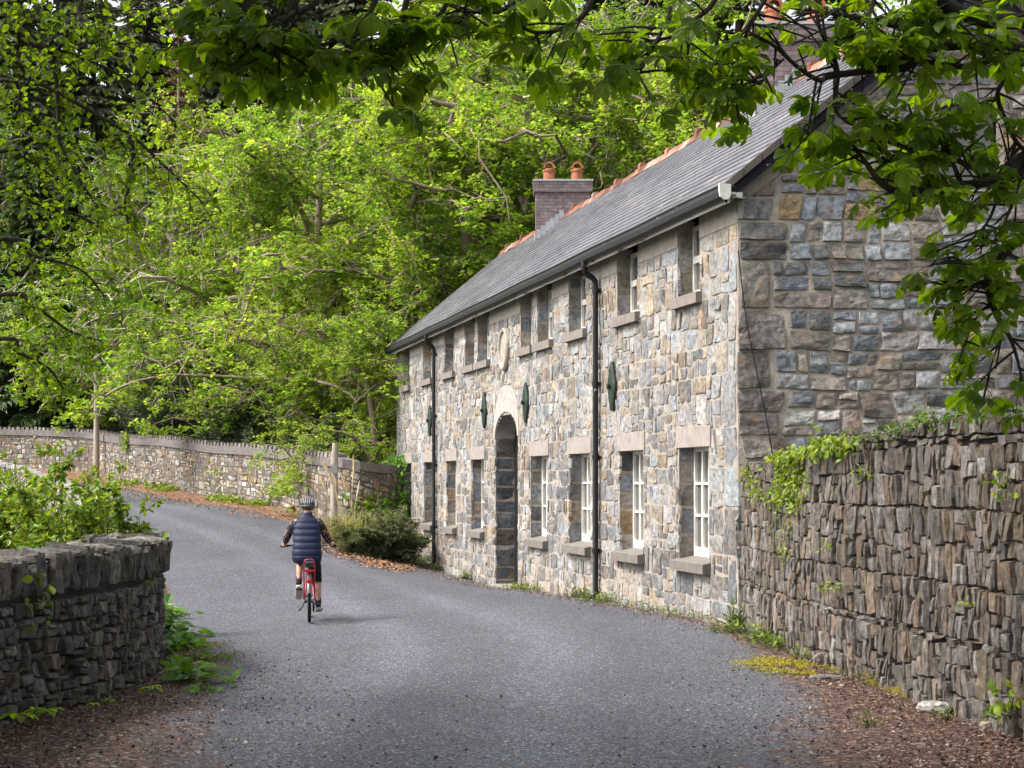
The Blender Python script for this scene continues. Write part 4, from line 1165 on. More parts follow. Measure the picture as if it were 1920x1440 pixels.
for px, d, s, lab in [(360, 62.5, 1.0, 'dark rhododendron bush spilling over the wall coping, second right of the utility pole'), (470, 58, .95, 'rhododendron bush behind the middle of the wall'), (560, 54.5, .9, 'rhododendron bush behind the wall, left of the cyclist helmet'), (640, 51.5, .75, 'rhododendron bush behind the wall at the grey post by the house'), (420, 66, 1.25, 'larger rhododendron bush of the rear row behind the wall'), (300, 73, 1.2, 'rhododendron bush under the pale green tree at the bend'), (540, 62, 1.2, 'rear rhododendron bush in shade above the cyclist'), (200, 77, .9, 'rhododendron bush left of the utility pole')]:
    place(rh, px, d, px*.02, s, -.2, lab, G_R)
# undergrowth that closes the floor of the wood
mb = MB(); n = 26000
xs = rg.uniform(-70, 30, n); ys = rg.uniform(50, 120, n)
wallY = np.interp(xs, [-44, -24.3, -18.3, -14.85, -10.3, -6.9, -4.5, 0, 30], [82, 77, 72.5, 65, 57, 52, 50, 51, 51])
k = ys > wallY+.8; xs, ys = xs[k], ys[k]; n = len(xs); zs = tz(xs, ys)+rg.random(n)**1.5*1.4
ax = rdir(rg, n)*np.array([1, 1, .5])
leaves(mb, np.stack([xs, ys, zs], 1), ax, nrm(np.array([0, 0, 1.0])+rg.normal(size=(n, 3))*.6), rg.uniform(.2, .55, n), 'oval', mixcol(rg, n, GREENS_DARK+[(.05, .08, .02)], .25))
tag(mb.build('undergrowth', M['leaf_dark']), 'low dark green undergrowth covering the floor of the wood', 'undergrowth', kind='stuff')

# ------------------------------------------------------------------ horse chestnut over the road
rg = np.random.default_rng(202)
TX, TY = 7.2, 11.8
ches = thing('chestnut_tree', (TX, TY, 0), 'horse chestnut tree whose big palmate leaves hang over the road from the right', 'tree')
tr = MB(); cr = MB(); BC = (.032, .025, .02)
tube(tr, smoothpath([(TX, TY, -.3), (TX-.1, TY, 2.0), (TX-.3, TY-.2, 4.2), (TX-.4, TY-.3, 7), (TX-.2, TY-.2, 11)], 14), np.linspace(.42, .14, 14), 10, BC)
LP = []                                     # leaf points (p, out direction)
def branch(pts, r0, r1, n=None, twn=10, tl=(.15, .55), leafy=True, start=.0, seg=None):
    pts = np.array(pts, float); n = n or 4*len(pts)
    q = smoothpath(pts, n); tube(tr, q, np.linspace(r0, r1, n), 6, BC)
    if leafy: twig(q, twn, tl, start)
    return q
def twig(q, twn, tl, start=0.0):
    n = len(q)
    for i in range(twn):
        f = start+(1-start)*(i+rg.random())/twn; a = min(int(f*(n-1)), n-2); p = q[a]+(q[a+1]-q[a])*(f*(n-1)-a)
        d = nrm(q[a+1]-q[a]); v = nrm(rg.normal(size=3)*np.array([1, .8, .55])+d*.5+np.array([0, 0, -.1])); l = rg.uniform(*tl)
        e = p+v*l; m_ = (p+e)/2+np.array([0, 0, .04*l])
        tube(tr, [p, m_, e], [.009, .007, .005], 4, BC, cap=False)
        LP.append((e, v))
        if rg.random() < .75: LP.append((m_, nrm(v+rg.normal(size=3)*.8)))
        if rg.random() < .6: LP.append((e, nrm(v+rg.normal(size=3)*.7)))
    LP.append((q[-1], nrm(q[-1]-q[-2]))); LP.append((q[-1], nrm(q[-1]-q[-2]+rg.normal(size=3)*.7)))
def px(*t): return [P(*a) for a in t]
H0 = np.array([TX-.3, TY-.2, 4.0]); H1 = np.array([TX-.35, TY-.3, 5.0])
# limbs
L1 = branch([H1, P(2100, -120, 10.8), P(1800, -180, 10), P(1400, -200, 9.6), P(1000, -190, 9.3), P(620, -150, 9.2), P(420, -60, 9.1)], .085, .015, 40, 28, (.25, .8), start=.25)
L2 = branch([H0, P(2080, 120, 10.9), P(1920, 95, 10.4), P(1840, 80, 10.2), P(1745, 88, 10.1)], .075, .036, 24, 14, start=.35)
branch([L2[-1], *px((1700, 125, 10), (1650, 130, 9.9), (1560, 142, 9.8), (1535, 150, 9.8), (1495, 125, 9.8), (1450, 85, 9.7), (1405, 60, 9.7))], .032, .008, 30, 18, (.12, .45))
branch(px((1745, 88, 10.1), (1700, 55, 10), (1640, 40, 9.9), (1560, 25, 9.8), (1480, 15, 9.7)), .028, .007, 20, 14, (.15, .5))
branch([L2[14], *px((1850, 115, 10.3), (1800, 125, 10.2), (1720, 112, 10), (1650, 105, 9.9))], .03, .01, 18, 16, (.12, .5))
branch(px((1572, 142, 9.8), (1564, 110, 9.8), (1536, 50, 9.7), (1528, -10, 9.7)), .016, .010, 14, 12, (.1, .4))
branch(px((1572, 140, 9.8), (1567, 190, 9.8), (1572, 215, 9.8), (1600, 235, 9.8), (1630, 238, 9.8)), .014, .005, 14, 10, (.1, .35))
L4 = branch([H0, P(2080, 40, 10.4), P(1920, 40, 10.1), P(1850, 38, 10), P(1790, 18, 9.9), P(1740, -20, 9.8)], .06, .04, 20, 12, start=.3)
branch(px((1920, 118, 10.3), (1885, 150, 10.2), (1870, 178, 10.2), (1885, 225, 10.2), (1905, 265, 10.2), (1930, 290, 10.2)), .016, .014, 16, 14, (.12, .4))
L5 = branch([H0, P(2100, 250, 10.7), P(1930, 290, 10.3), P(1890, 330, 10.2), P(1810, 348, 10.1), P(1720, 362, 10), P(1660, 350, 9.9), P(1620, 300, 9.9), P(1600, 275, 9.9)], .06, .008, 34, 34, (.12, .5), start=.25)
branch(px((1860, 335, 10.2), (1790, 300, 10.1), (1720, 285, 10), (1660, 265, 9.9), (1620, 255, 9.9)), .016, .006, 16, 22, (.12, .45))
branch(px((1800, 348, 10.1), (1780, 290, 10.1), (1750, 240, 10), (1700, 225, 10)), .012, .005, 14, 18, (.12, .4))
L6 = branch([H0+[0, 0, -.6], P(2080, 420, 10.6), P(1930, 440, 10.3), P(1870, 490, 10.2), P(1852, 530, 10.2), P(1868, 590, 10.2), P(1897, 640, 10.2), P(1918, 715, 10.2)], .05, .007, 30, 16, (.1, .35), start=.35)
branch(px((1853, 523, 10.2), (1820, 535, 10.1), (1790, 540, 10.1), (1762, 525, 10.1)), .010, .005, 10, 7, (.08, .25))
branch(px((1865, 560, 10.2), (1835, 590, 10.1), (1818, 620, 10.1), (1810, 650, 10.1)), .009, .004, 10, 5, (.08, .25))
branch(px((1905, 265, 10.2), (1860, 400, 10.2), (1830, 440, 10.1), (1790, 480, 10.1), (1740, 500, 10.1)), .012, .004, 16, 12, (.1, .3), start=.3)
branch(px((1925, 300, 10.2), (1900, 380, 10.2), (1880, 430, 10.1), (1885, 480, 10.1)), .012, .005, 14, 12, (.12, .35))
branch(px((1890, 600, 10.2), (1860, 680, 10.1), (1850, 730, 10.1)), .008, .004, 8, 4, (.08, .22))
# hanging twigs along the top edge
for a in [[(1262, -190, 9.5), (1258, 10, 9.4), (1240, 60, 9.4), (1212, 110, 9.3), (1196, 145, 9.3)], [(1380, -190, 9.6), (1350, -20, 9.5), (1300, 40, 9.5), (1255, 70, 9.4), (1190, 80, 9.4)],
          [(1150, -190, 9.4), (1110, 0, 9.3), (1060, 50, 9.3), (1000, 60, 9.2), (945, 30, 9.2)], [(1000, -190, 9.3), (980, -30, 9.2), (940, 20, 9.2), (880, 25, 9.2), (850, 60, 9.1)],
          [(880, -170, 9.3), (840, 0, 9.2), (800, 50, 9.2), (768, 92, 9.2)], [(800, -170, 9.3), (756, 30, 9.2), (745, 85, 9.2), (715, 122, 9.2), (678, 112, 9.1)],
          [(740, -160, 9.2), (700, 10, 9.1), (650, 65, 9.1), (600, 85, 9.1), (560, 82, 9.1)], [(640, -140, 9.2), (600, -10, 9.1), (545, 30, 9.0), (500, 60, 9.0), (470, 62, 9.0)],
          [(560, -130, 9.2), (540, 20, 9.1), (520, 80, 9.0), (510, 112, 9.0)], [(520, -120, 9.1), (480, -20, 9.1), (450, 30, 9.0), (430, 70, 9.0), (418, 60, 9.0)],
          [(1480, -190, 9.7), (1440, -20, 9.6), (1410, 40, 9.6), (1390, 90, 9.6)], [(1650, -180, 9.9), (1640, -10, 9.8), (1620, 40, 9.8), (1590, 80, 9.8)], [(1800, -150, 10), (1790, 0, 9.9), (1750, 40, 9.9)]]:
    branch(px(*a), .022, .006, 18, 11, (.10, .42), start=.35)
branch(px((1425, 60, 9.7), (1400, 120, 9.7), (1385, 150, 9.7), (1370, 170, 9.7)), .010, .004, 12, 14, (.1, .3))
branch(px((1470, 110, 9.7), (1440, 140, 9.7), (1425, 160, 9.7)), .008, .004, 10, 10, (.1, .25))
nview = len(LP)
# the rest of the crown, out of the picture, that shades the near road
for i in range(26):
    az = rg.uniform(PI*.55, PI*1.75) if i < 22 else rg.uniform(0, 2*PI); l = rg.uniform(4.5, 10.5)
    b = np.array([TX-.3, TY-.3, rg.uniform(5.2, 9.5)])
    e = b+np.array([math.cos(az)*l, math.sin(az)*l, rg.uniform(-.6, 1.8)])
    zmin = CAMZ+.345*max(e[1], 0)+.9                      # stays above the view
    e[2] = max(e[2], zmin, 4.3)
    q = curvy(rg, b, e, 14, .06, .07); q[:, 2] = np.maximum(q[:, 2], CAMZ+.33*np.maximum(q[:, 1], 0)+.7)
    tube(tr, q, np.linspace(.07, .012, 14), 5, BC); twig(q, 34, (.3, 1.3), .25)
def thin(a):
    if a[1] < 8.5: return True
    x, y = 960+a[0]*FP/a[1], 900-(a[2]-CAMZ)*FP/a[1]
    if 1395 < x < 1590 and -20 < y < 190: return rg.random() < .2
    if x > 1560 and y > 0: return rg.random() < .78
    return True
kp = [thin(a) for a, b in LP]; nview = sum(kp[:nview]); LP = [q for q, k in zip(LP, kp) if k]
LPa = np.array([a for a, b in LP]); LPd = np.array([b for a, b in LP]); n = len(LPa)
CH = [(.048, .096, .010), (.062, .115, .010), (.036, .074, .009), (.085, .14, .011)]
cols = mixcol(rg, n, CH, .15)
sz = rg.uniform(.095, .168, n)
hor = nrm(LPd*np.array([1, 1, .25])+rg.normal(size=(n, 3))*np.array([.25, .25, .1]))
pet = hor*rg.uniform(.06, .13, (n, 1))+np.array([0, 0, -.02])
hub = LPa+pet
for i in range(0, nview*1): tube(cr, [LPa[i], LPa[i]+pet[i]*.5+[0, 0, .012], hub[i]], .0032, 3, (.07, .10, .02), cap=False)
upv = nrm(np.array([0, 0, 1.0])+rg.normal(size=(n, 3))*.38)
fw = nrm(hor-upv*np.sum(hor*upv, 1, keepdims=True)); sd = np.cross(upv, fw)
droop = rg.uniform(.15, .95, (n, 1))
for j, a in enumerate((-118, -72, -36, 0, 36, 72, 118)):
    if abs(a) == 118: k = rg.random(n) < .55
    else: k = np.ones(n, bool)
    a = math.radians(a)+rg.normal(size=(n, 1))*.08
    dr = droop*(1+.25*rg.normal(size=(n, 1)))
    ax = (fw*np.cos(a)+sd*np.sin(a))-upv*dr
    f = {0: .62, 6: .62, 1: .82, 5: .82}.get(j, 1.0)
    nn = upv+(fw*np.cos(a)+sd*np.sin(a))*dr*.8
    leaves(cr, hub[k], nrm(ax)[k], nrm(nn)[k], (sz*f*rg.uniform(.85, 1.1, n))[k], 'leaflet', (cols*(1+.10*rg.normal(size=(n, 1))))[k])
tr.build('trunk', M['bark'], ches); cr.build('crown', M['leaf_chestnut'], ches)

# ------------------------------------------------------------------ birch twigs from the left
rg = np.random.default_rng(303)
bir = thing('birch_tree', (-7.6, 13.5, 0), 'slender birch tree whose drooping twigs with small leaves hang in from the left', 'tree')
tr = MB(); cr = MB(); BC2 = (.05, .04, .035)
tube(tr, smoothpath([(-7.6, 13.5, -.6), (-7.5, 13.4, 3), (-7.55, 13.5, 7), (-7.3, 13.4, 12)], 14), np.linspace(.17, .05, 14), 9, (.35, .33, .30))
BL = []
def bbranch(pts, r0, r1, ntw, ltw, n=None, droop=.5, lp=10):
    q = smoothpath(pts, n or 5*len(pts)); n = len(q); tube(tr, q, np.linspace(r0, r1, n), 5, BC2)
    for i in range(ntw):
        f = (i+rg.random())/ntw; a = min(int(f*(n-1)), n-2); p = q[a]; d = nrm(q[a+1]-q[a])
        v = nrm(d*.7+rg.normal(size=3)*np.array([.8, .8, .4])-np.array([0, 0, droop])*rg.random()); l = rg.uniform(*ltw)
        e = p+v*l-np.array([0, 0, droop*l*.5]); w = curvy(rg, p, e, 6, .10, .08); tube(tr, w, np.linspace(.0045, .0016, 6), 3, BC2, cap=False)
        for t in rg.uniform(.1, 1.03, lp):
            k = min(int(t*5), 4); BL.append(w[k]+(w[k+1]-w[k])*(t*5-k))
TB = np.array([-7.5, 13.4, 4.2])
for pts, nt, lt in [
    ([TB, P(-60, 130, 13), P(60, 152, 13), P(155, 200, 12.9), P(250, 258, 12.8), P(320, 322, 12.8), P(385, 385, 12.8)], 44, (.25, .75)),
    ([TB+[0, 0, 1], P(80, -60, 12.8), P(150, 30, 12.6), P(210, 75, 12.5), P(290, 95, 12.5), P(335, 140, 12.5)], 44, (.25, .7)),
    ([TB, P(-40, 160, 13.2), P(40, 205, 13.2), P(85, 235, 13.2), P(110, 300, 13.2)], 30, (.25, .7)),
    ([TB+[0, 0, .6], P(60, 40, 12.8), P(100, 120, 12.8), P(110, 220, 12.8), P(114, 270, 12.8), P(150, 335, 12.8), P(185, 395, 12.8)], 34, (.2, .6)),
    ([TB+[0, 0, -.6], P(-40, 360, 13.3), P(60, 380, 13.3), P(150, 405, 13.3), P(205, 440, 13.3)], 26, (.2, .55)),
    ([TB+[0, 0, -1.4], P(-40, 560, 13.5), P(60, 575, 13.5), P(130, 620, 13.5), P(190, 640, 13.5)], 36, (.2, .6)),
    ([TB+[0, 0, -1], P(-40, 455, 13.4), P(60, 480, 13.4), P(150, 505, 13.4), P(200, 560, 13.4)], 32, (.2, .6)),
    ([TB+[0, 0, .9], P(-20, 10, 12.9), P(80, 30, 12.8), P(180, 22, 12.7), P(310, 15, 12.7)], 42, (.2, .7)),
    ([TB+[0, 0, .8], P(-40, 70, 12.9), P(40, 80, 12.9), P(130, 100, 12.8), P(240, 150, 12.8), P(330, 230, 12.8)], 40, (.2, .7)),
    ([P(245, 255, 12.8), P(250, 310, 12.8), P(235, 380, 12.8), P(240, 420, 12.8)], 12, (.15, .4)),
    ([TB+[0, 0, -.2], P(-30, 290, 13.2), P(50, 300, 13.2), P(110, 340, 13.2)], 22, (.2, .6)),
    ([TB+[0, 0, -1.6], P(-40, 640, 13.6), P(30, 660, 13.6), P(90, 690, 13.6), P(120, 730, 13.6)], 26, (.15, .5)),
    ([TB+[0, 0, 1.4], P(0, -80, 12.6), P(200, -60, 12.5), P(380, -30, 12.4)], 26, (.25, .7))]:
    bbranch(pts, .026, .006, nt, lt)
nb = len(BL)
for i in range(26):                           # crown above and beside the picture
    az = rg.uniform(0, 2*PI); l = rg.uniform(1.5, 4.2); b = np.array([-7.5, 13.4, rg.uniform(6.8, 11)])
    e = b+np.array([math.cos(az)*l, math.sin(az)*l, rg.uniform(-.3, 1.2)]); e[2] = max(e[2], CAMZ+.335*e[1]) if -.36*e[1] < e[0] else e[2]
    bbranch(curvy(rg, b, e, 6, .08, .06), .03, .006, 22, (.4, 1.1), 14, lp=9)
nb2 = len(BL)
for i in range(165):  # unseen extra branches over the near road, added to shade the foreground
    e = np.array([rg.uniform(-9.5, 1.5), rg.uniform(-3.0, 7.0), 0]) if i < 155 else np.array([rg.uniform(-8.5, -.5), rg.uniform(6.5, 12.5), 0]); e[2] = CAMZ+.36*e[1]+.5+rg.uniform(0, 2.4); e[2] = max(e[2], 4.6)
    b = np.array([-7.5, 13.4, max(e[2]-.5, 7.2)+rg.uniform(0, 1.5)]); q = curvy(rg, b, e, 8, .05, .05); q[:, 2] = np.maximum(q[:, 2], CAMZ+.36*np.maximum(q[:, 1], 0)+.35)
    bbranch(q[2:], .03, .006, 26, (.4, 1.2), 16, .0, lp=9)
BL = np.array(BL); n = len(BL); low = (BL[:, 2] > CAMZ+.335*BL[:, 1]) | (np.arange(n) < nb2); BL = BL[low]; nb2 = min(nb2, len(BL)); n = len(BL)
ax = nrm(rg.normal(size=(n, 3))*np.array([1, 1, .5])+np.array([0, 0, -.65]))
leaves(cr, BL+rg.normal(size=(n, 3))*.012, ax, nrm(np.array([0, 0, 1.0])+rg.normal(size=(n, 3))*.6), np.where(np.arange(n) < nb2, rg.uniform(.038, .07, n), rg.uniform(.09, .13, n)), 'broad', mixcol(rg, n, [(.075, .14, .015), (.11, .18, .02), (.055, .105, .014)], .16))
tr.build('trunk', M['bark'], bir); cr.build('crown', M['leaf_chestnut'], bir)

# ------------------------------------------------------------------ plants
rg = np.random.default_rng(404)
G_L = 'young leafy shrubs behind the left wall'
FU = [(.17, .28, .03), (.13, .25, .03), (.22, .30, .035), (.20, .24, .04), (.09, .18, .025)]
def stem_shrub(label, X, Y, ztop, spread, nst, nl, rg, zb=None):
    zb = float(tz(X, Y)) if zb is None else zb
    root = thing('leafy_shrub', (X, Y, zb), label, 'shrub', G_L); tr = MB(); cr = MB()
    A, B = [], []
    for i in range(nst):
        a = rg.uniform(0, 2*PI); r = spread*math.sqrt(rg.random()); h = (ztop-zb)*(1-.42*(r/spread)**2)*rg.uniform(.8, 1.0) if i else ztop-zb
        if i == 0: r = .05
        q = curvy(rg, (X+.2*math.cos(a)*r, Y+.2*math.sin(a)*r, zb-.05), (X+math.cos(a)*r, Y+math.sin(a)*r, zb+h), 10, .03)
        tube(tr, q, np.linspace(.012, .003, 10), 5, (.05, .035, .03))
        for j in range(12):
            p = q[rg.integers(2, 10)]; e = p+nrm(rg.normal(size=3)*np.array([1, 1, .4])+[0, 0, .25])*rg.uniform(.12, .4)
            tube(tr, [p, e], [.004, .002], 3, (.08, .06, .03), cap=False); A.append(p); B.append(e)
        A.append(q[6]); B.append(q[9])
    A = np.array(A); B = np.array(B); i = rg.integers(0, len(A), nl); t = rg.uniform(.1, 1.05, (nl, 1)); p = A[i]*(1-t)+B[i]*t
    ax = nrm(nrm(B-A)[i]*.5+rg.normal(size=(nl, 3))*.6+np.array([0, 0, -.25]))
    leaves(cr, p, ax, nrm(np.array([0, 0, 1.0])+rg.normal(size=(nl, 3))*.5), rg.uniform(.055, .12, nl), 'oval', mixcol(rg, nl, FU, .15))
    tr.build('stems', M['bark'], root); cr.build('foliage', M['leaf'], root)
def at_d(pxx, d): return (pxx-960)/FP*d
stem_shrub('tall thin stemmed shrub with reddish tips rising above the others behind the low left wall', at_d(112, 19.5), 19.5, 2.42, .5, 9, 2600, rg)
stem_shrub('bushy green shrub behind the left wall, nearest to the road', at_d(205, 20.5), 20.5, 2.12, .55, 18, 4200, rg)
stem_shrub('yellowish green shrub behind the left wall, just right of the tall stem', at_d(150, 19.0), 19.0, 2.0, .55, 14, 2600, rg)
stem_shrub('green shrub with brownish leaves at the left behind the wall', at_d(30, 21.0), 21.0, 2.25, .8, 20, 6000, rg)
stem_shrub('low shrub filling the foot of the tall stem behind the wall', at_d(80, 18.5), 18.5, 1.95, .6, 16, 3000, rg)
stem_shrub('shrub furthest to the left, by the pale parapet', at_d(-40, 23.0), 23.0, 2.5, .9, 16, 3400, rg)

G_D = 'broad leaved dock plants at the foot of the left wall'
def dock(label, X, Y, n, s, rg, zb=None, cols=((.09, .20, .03), (.12, .25, .03), (.06, .14, .02)), name='dock_plant', cat='weed', group=G_D, shape='oval', el=(.2, 1.1), mat='leaf', spread=.12, lf=1.0):
    zb = float(tz(X, Y))+.01 if zb is None else zb
    root = thing(name, (X, Y, zb), label, cat, group); cr = MB(); st = MB()
    az = rg.random(n)*2*PI; e = rg.uniform(*el, n)
    ax = np.stack([np.cos(az)*np.cos(e), np.sin(az)*np.cos(e), np.sin(e)], 1)
    p = np.array([X, Y, zb])+rg.normal(size=(n, 3))*spread*np.array([1, 1, 0]); L = s*rg.uniform(.3, 1.0, n)
    h = p+ax*L[:, None]
    for i in range(n): tube(st, [p[i], h[i]], [.006*s/.25, .004*s/.25], 3, (.09, .12, .03), cap=False)
    ax2 = nrm(ax+np.array([0, 0, -.75])*rg.uniform(.3, 1.2, (n, 1)))
    leaves(cr, h, ax2, nrm(np.array([0, 0, 1.0])+rg.normal(size=(n, 3))*.3), np.minimum(lf*s, .065 if lf < 1 else 9)*rg.uniform(.55, 1.15, n), shape, mixcol(rg, n, cols, .18))
    cr.merge(st); cr.build('foliage', M[mat], root)
    return root
for lab, pxx, py, n, s in [('tall clump of dock leaves right against the far end of the left wall', 305, 1150, 38, .20), ('dense dock clump below the tall one at the wall end', 318, 1190, 46, .20), ('dark green dock clump low at the wall foot', 300, 1222, 34, .17), ('glossy dock leaves spreading from the wall onto the leaf litter', 330, 1215, 34, .16),
        ('separate dock plant standing on the brown litter beside the road', 365, 1282, 20, .19), ('small flat dock plant on the litter nearest the road', 392, 1298, 9, .15), ('small dock plant in front of the glossy clump', 350, 1245, 16, .13)]:
    d = CAMZ*FP/(py-900.0); dock(lab, at_d(pxx, d), d, int(n*1.5), s*1.15, rg)
# rough growth on the low ground between the left wall and the parapet
n = 15000; xs = rg.uniform(-26, -4.2, n); ys = rg.uniform(14, 60, n); le = np.interp(ys, [p[1] for p in LEDGE], [p[0] for p in LEDGE])
pa = np.interp(ys, [p[1] for p in PW], [p[0] for p in PW]); k = (xs < le-.9) & ((ys < 38) | (xs < pa-.6)); xs, ys = xs[k], ys[k]; n = len(xs)
hh = np.clip(.3+.5*fbm(xs*.5, ys*.5, seed=61), .05, .8)
mb = MB(); leaves(mb, np.stack([xs, ys, tz(xs, ys)+rg.random(n)*hh], 1), nrm(rg.normal(size=(n, 3))*np.array([1, 1, .6])+[0, 0, .2]), nrm(np.array([0, 0, 1.0])+rg.normal(size=(n, 3))*.6), rg.uniform(.10, .28, n), 'oval', mixcol(rg, n, [(.09, .15, .025), (.13, .19, .03), (.06, .10, .02), (.16, .16, .05)], .2))
tag(mb.build('rough_growth', M['leaf']), 'rough green growth on the low ground behind the left wall', 'undergrowth', kind='stuff')
# chestnut seedlings
G_C = 'chestnut seedlings at the foot of the left wall'
def seedling(label, p, s, rg, ns=1):
    root = thing('chestnut_seedling', p, label, 'seedling', G_C); st = MB(); cr = MB(); p = np.array(p, float)
    for q in range(ns):
        t = p+np.array([rg.normal()*.03+q*.06, rg.normal()*.03, s*(.55+.3*rg.random())]); tube(st, [p, t], [.004, .003], 4, (.1, .1, .03), cap=False)
        for a in np.linspace(0, 2*PI, 7)[:-1]+rg.random():
            ax = np.array([[math.cos(a), math.sin(a), rg.uniform(-.35, .05)]]); leaves(cr, t[None], ax, np.array([[0, 0, 1.0]]), s*rg.uniform(.55, .8), 'leaflet', np.array((.15, .26, .02))*(1+.1*rg.normal()))
    st.build('stem', M['leaf'], root); cr.build('leaves', M['leaf_chestnut'], root)
for lab, pxx, py, s, ns in [('bright chestnut seedling in front of the left wall at the edge of the view', 28, 1385, .22, 1), ('chestnut seedling with two fans of leaves close to the left wall', 72, 1368, .19, 2), ('pale chestnut seedling alone on the brown litter by the left wall', 290, 1318, .17, 1), ('tiny bright seedling against the wall foot', 182, 1340, .11, 1), ('small seedling behind the tiny one at the wall foot', 198, 1328, .10, 1)]:
    d = CAMZ*FP/(py-900.0); seedling(lab, (at_d(pxx, d), d, float(tz(at_d(pxx, d), d))), s, rg, ns)
# bramble leaves on the left wall
def onwall(name, label, cat, at, pts, rad, n, s, cols, rg, h=(.02, .14), group=None, shape='broad', hang=.6, mat='leaf'):
    c = at(np.array([a for a, b in pts]), np.array([b for a, b in pts]), np.zeros(len(pts)))
    root = thing(name, c.mean(0), label, cat, group); cr = MB(); st = MB()
    k = rg.integers(0, len(pts), n)
    u = np.array([pts[i][0] for i in k])+rg.normal(size=n)*rad[0]; v = np.array([pts[i][1] for i in k])+rg.normal(size=n)*rad[1]
    p = at(u, v, rg.uniform(*h, n)); out = at(u, v, np.full(n, 1.0))-at(u, v, np.zeros(n))
    ax = nrm(rg.normal(size=(n, 3))*.7+np.array([0, 0, -hang])+out*.3)
    leaves(cr, p, ax, nrm(out+np.array([0, 0, .7])+rg.normal(size=(n, 3))*.45), s*rg.uniform(.5, 1.2, n), shape, mixcol(rg, n, cols, .18))
    q = smoothpath(at(np.array([a for a, b in pts]), np.array([b for a, b in pts]), np.full(len(pts), .04)), 20) if len(pts) > 1 else np.vstack([c, c+[[0, 0, -.1]]])
    tube(st, q, .005, 4, (.08, .06, .03), cap=False)
    cr.merge(st); cr.build('foliage', M[mat], root)
BRI = [(.16, .26, .025), (.12, .21, .025), (.21, .28, .03), (.08, .15, .018)]
def u_left(pxx):
    q, d, t = path_frame(LW); f = (q[:, 0]+.0)/q[:, 1]; k = np.where((q[:, 1] > 8) & (q[:, 1] < 16.9))[0]
    return float(np.interp((pxx-960)/FP, f[k], d[k]))
def u_right(pxx):
    q, d, t = path_frame(RW); f = q[:, 0]/q[:, 1]; k = np.argsort(f)
    return float(np.interp((pxx-960)/FP, f[k], d[k]))
def v_at(at, u, py):
    p = at(np.array([u]), np.array([0.0]), np.array([0.0]))[0]; return CAMZ+(900-py)/FP*p[1]-p[2]
def wp(at, uf, pxx, py): u = uf(pxx); return (u, v_at(at, u, py))
onwall('bramble', 'trailing bramble sprig with bright leaves on the left wall', 'plant', atL, [wp(atL, u_left, 45, 1080), wp(atL, u_left, 60, 1105), wp(atL, u_left, 62, 1130)], (.10, .035), 20, .085, BRI, rg)
onwall('bramble', 'small bramble sprig growing out of the left wall lower down', 'plant', atL, [wp(atL, u_left, 62, 1172), wp(atL, u_left, 68, 1160)], (.08, .03), 10, .06, BRI, rg)
onwall('fern_sprig', 'tiny bright sprig near the end of the left wall', 'plant', atL, [wp(atL, u_left, 276, 1094)], (.10, .02), 8, .055, BRI, rg)
# ivy on the right wall
G_V = 'ivy and small plants on the right wall'
IV = [(.14, .22, .02), (.20, .28, .025), (.08, .15, .018), (.25, .30, .028)]
def rightplant(lab, pts, rad, n, s, name='ivy', shape='broad', cols=IV, h=(.03, .2), hang=.4):
    onwall(name, lab, 'plant', atR, [wp(atR, u_right, a, b) for a, b in pts], rad, n, s, cols, rg, h, G_V, shape, hang)
rightplant('thick ivy mat on the low far end of the right wall top', [(1470, 862), (1500, 858), (1530, 845), (1560, 838), (1590, 835)], (.22, .05), 1100, .075, h=(-.35, .18))
rightplant('darker ivy trailing along the middle of the right wall top', [(1620, 822), (1660, 815), (1690, 806), (1720, 795), (1750, 788)], (.16, .035), 460, .06, h=(-.35, .15), cols=[(.06, .11, .014), (.09, .15, .016), (.04, .08, .012)])
rightplant('ivy on the highest part of the right wall at the edge of the view', [(1790, 780), (1840, 775), (1890, 772)], (.15, .04), 300, .06, h=(-.35, .12), cols=[(.05, .10, .014), (.08, .13, .016)])
rightplant('ivy curtain hanging down the face at the far end of the right wall', [(1475, 885), (1480, 915), (1490, 945), (1460, 930), (1500, 900)], (.28, .10), 520, .06, h=(.0, .08))
rightplant('small ivy patch where the right wall meets the house corner', [(1405, 890), (1415, 905), (1425, 925)], (.25, .08), 150, .055, h=(.0, .08))
rightplant('sprig of bright leaves sticking up from the right wall top', [(1545, 800), (1550, 822), (1556, 838)], (.06, .03), 60, .055)
rightplant('second upright sprig on the right wall top, nearer the viewer', [(1760, 770), (1755, 785)], (.05, .03), 24, .05)
rightplant('fern growing from the joints in the middle of the right wall', [(1636, 880), (1638, 890)], (.06, .03), 26, .08, 'fern_sprig', 'long')
rightplant('yellow green sprig low in the middle of the right wall', [(1582, 1092), (1575, 1105)], (.08, .03), 26, .05)
rightplant('small leafy sprig halfway up the right wall', [(1570, 1018), (1565, 1025)], (.08, .03), 20, .05)
rightplant('small trailing plant in the far half of the right wall', [(1480, 985), (1478, 1010), (1485, 1040)], (.15, .05), 70, .045)
rightplant('leafy sprig high at the near end of the right wall', [(1895, 900), (1905, 925)], (.05, .03), 26, .06)
rightplant('leafy plant at the near end of the right wall foot', [(1905, 1330), (1912, 1300)], (.06, .05), 34, .09)
rightplant('tiny sprig in the near lower wall face', [(1837, 1130)], (.04, .02), 12, .05)
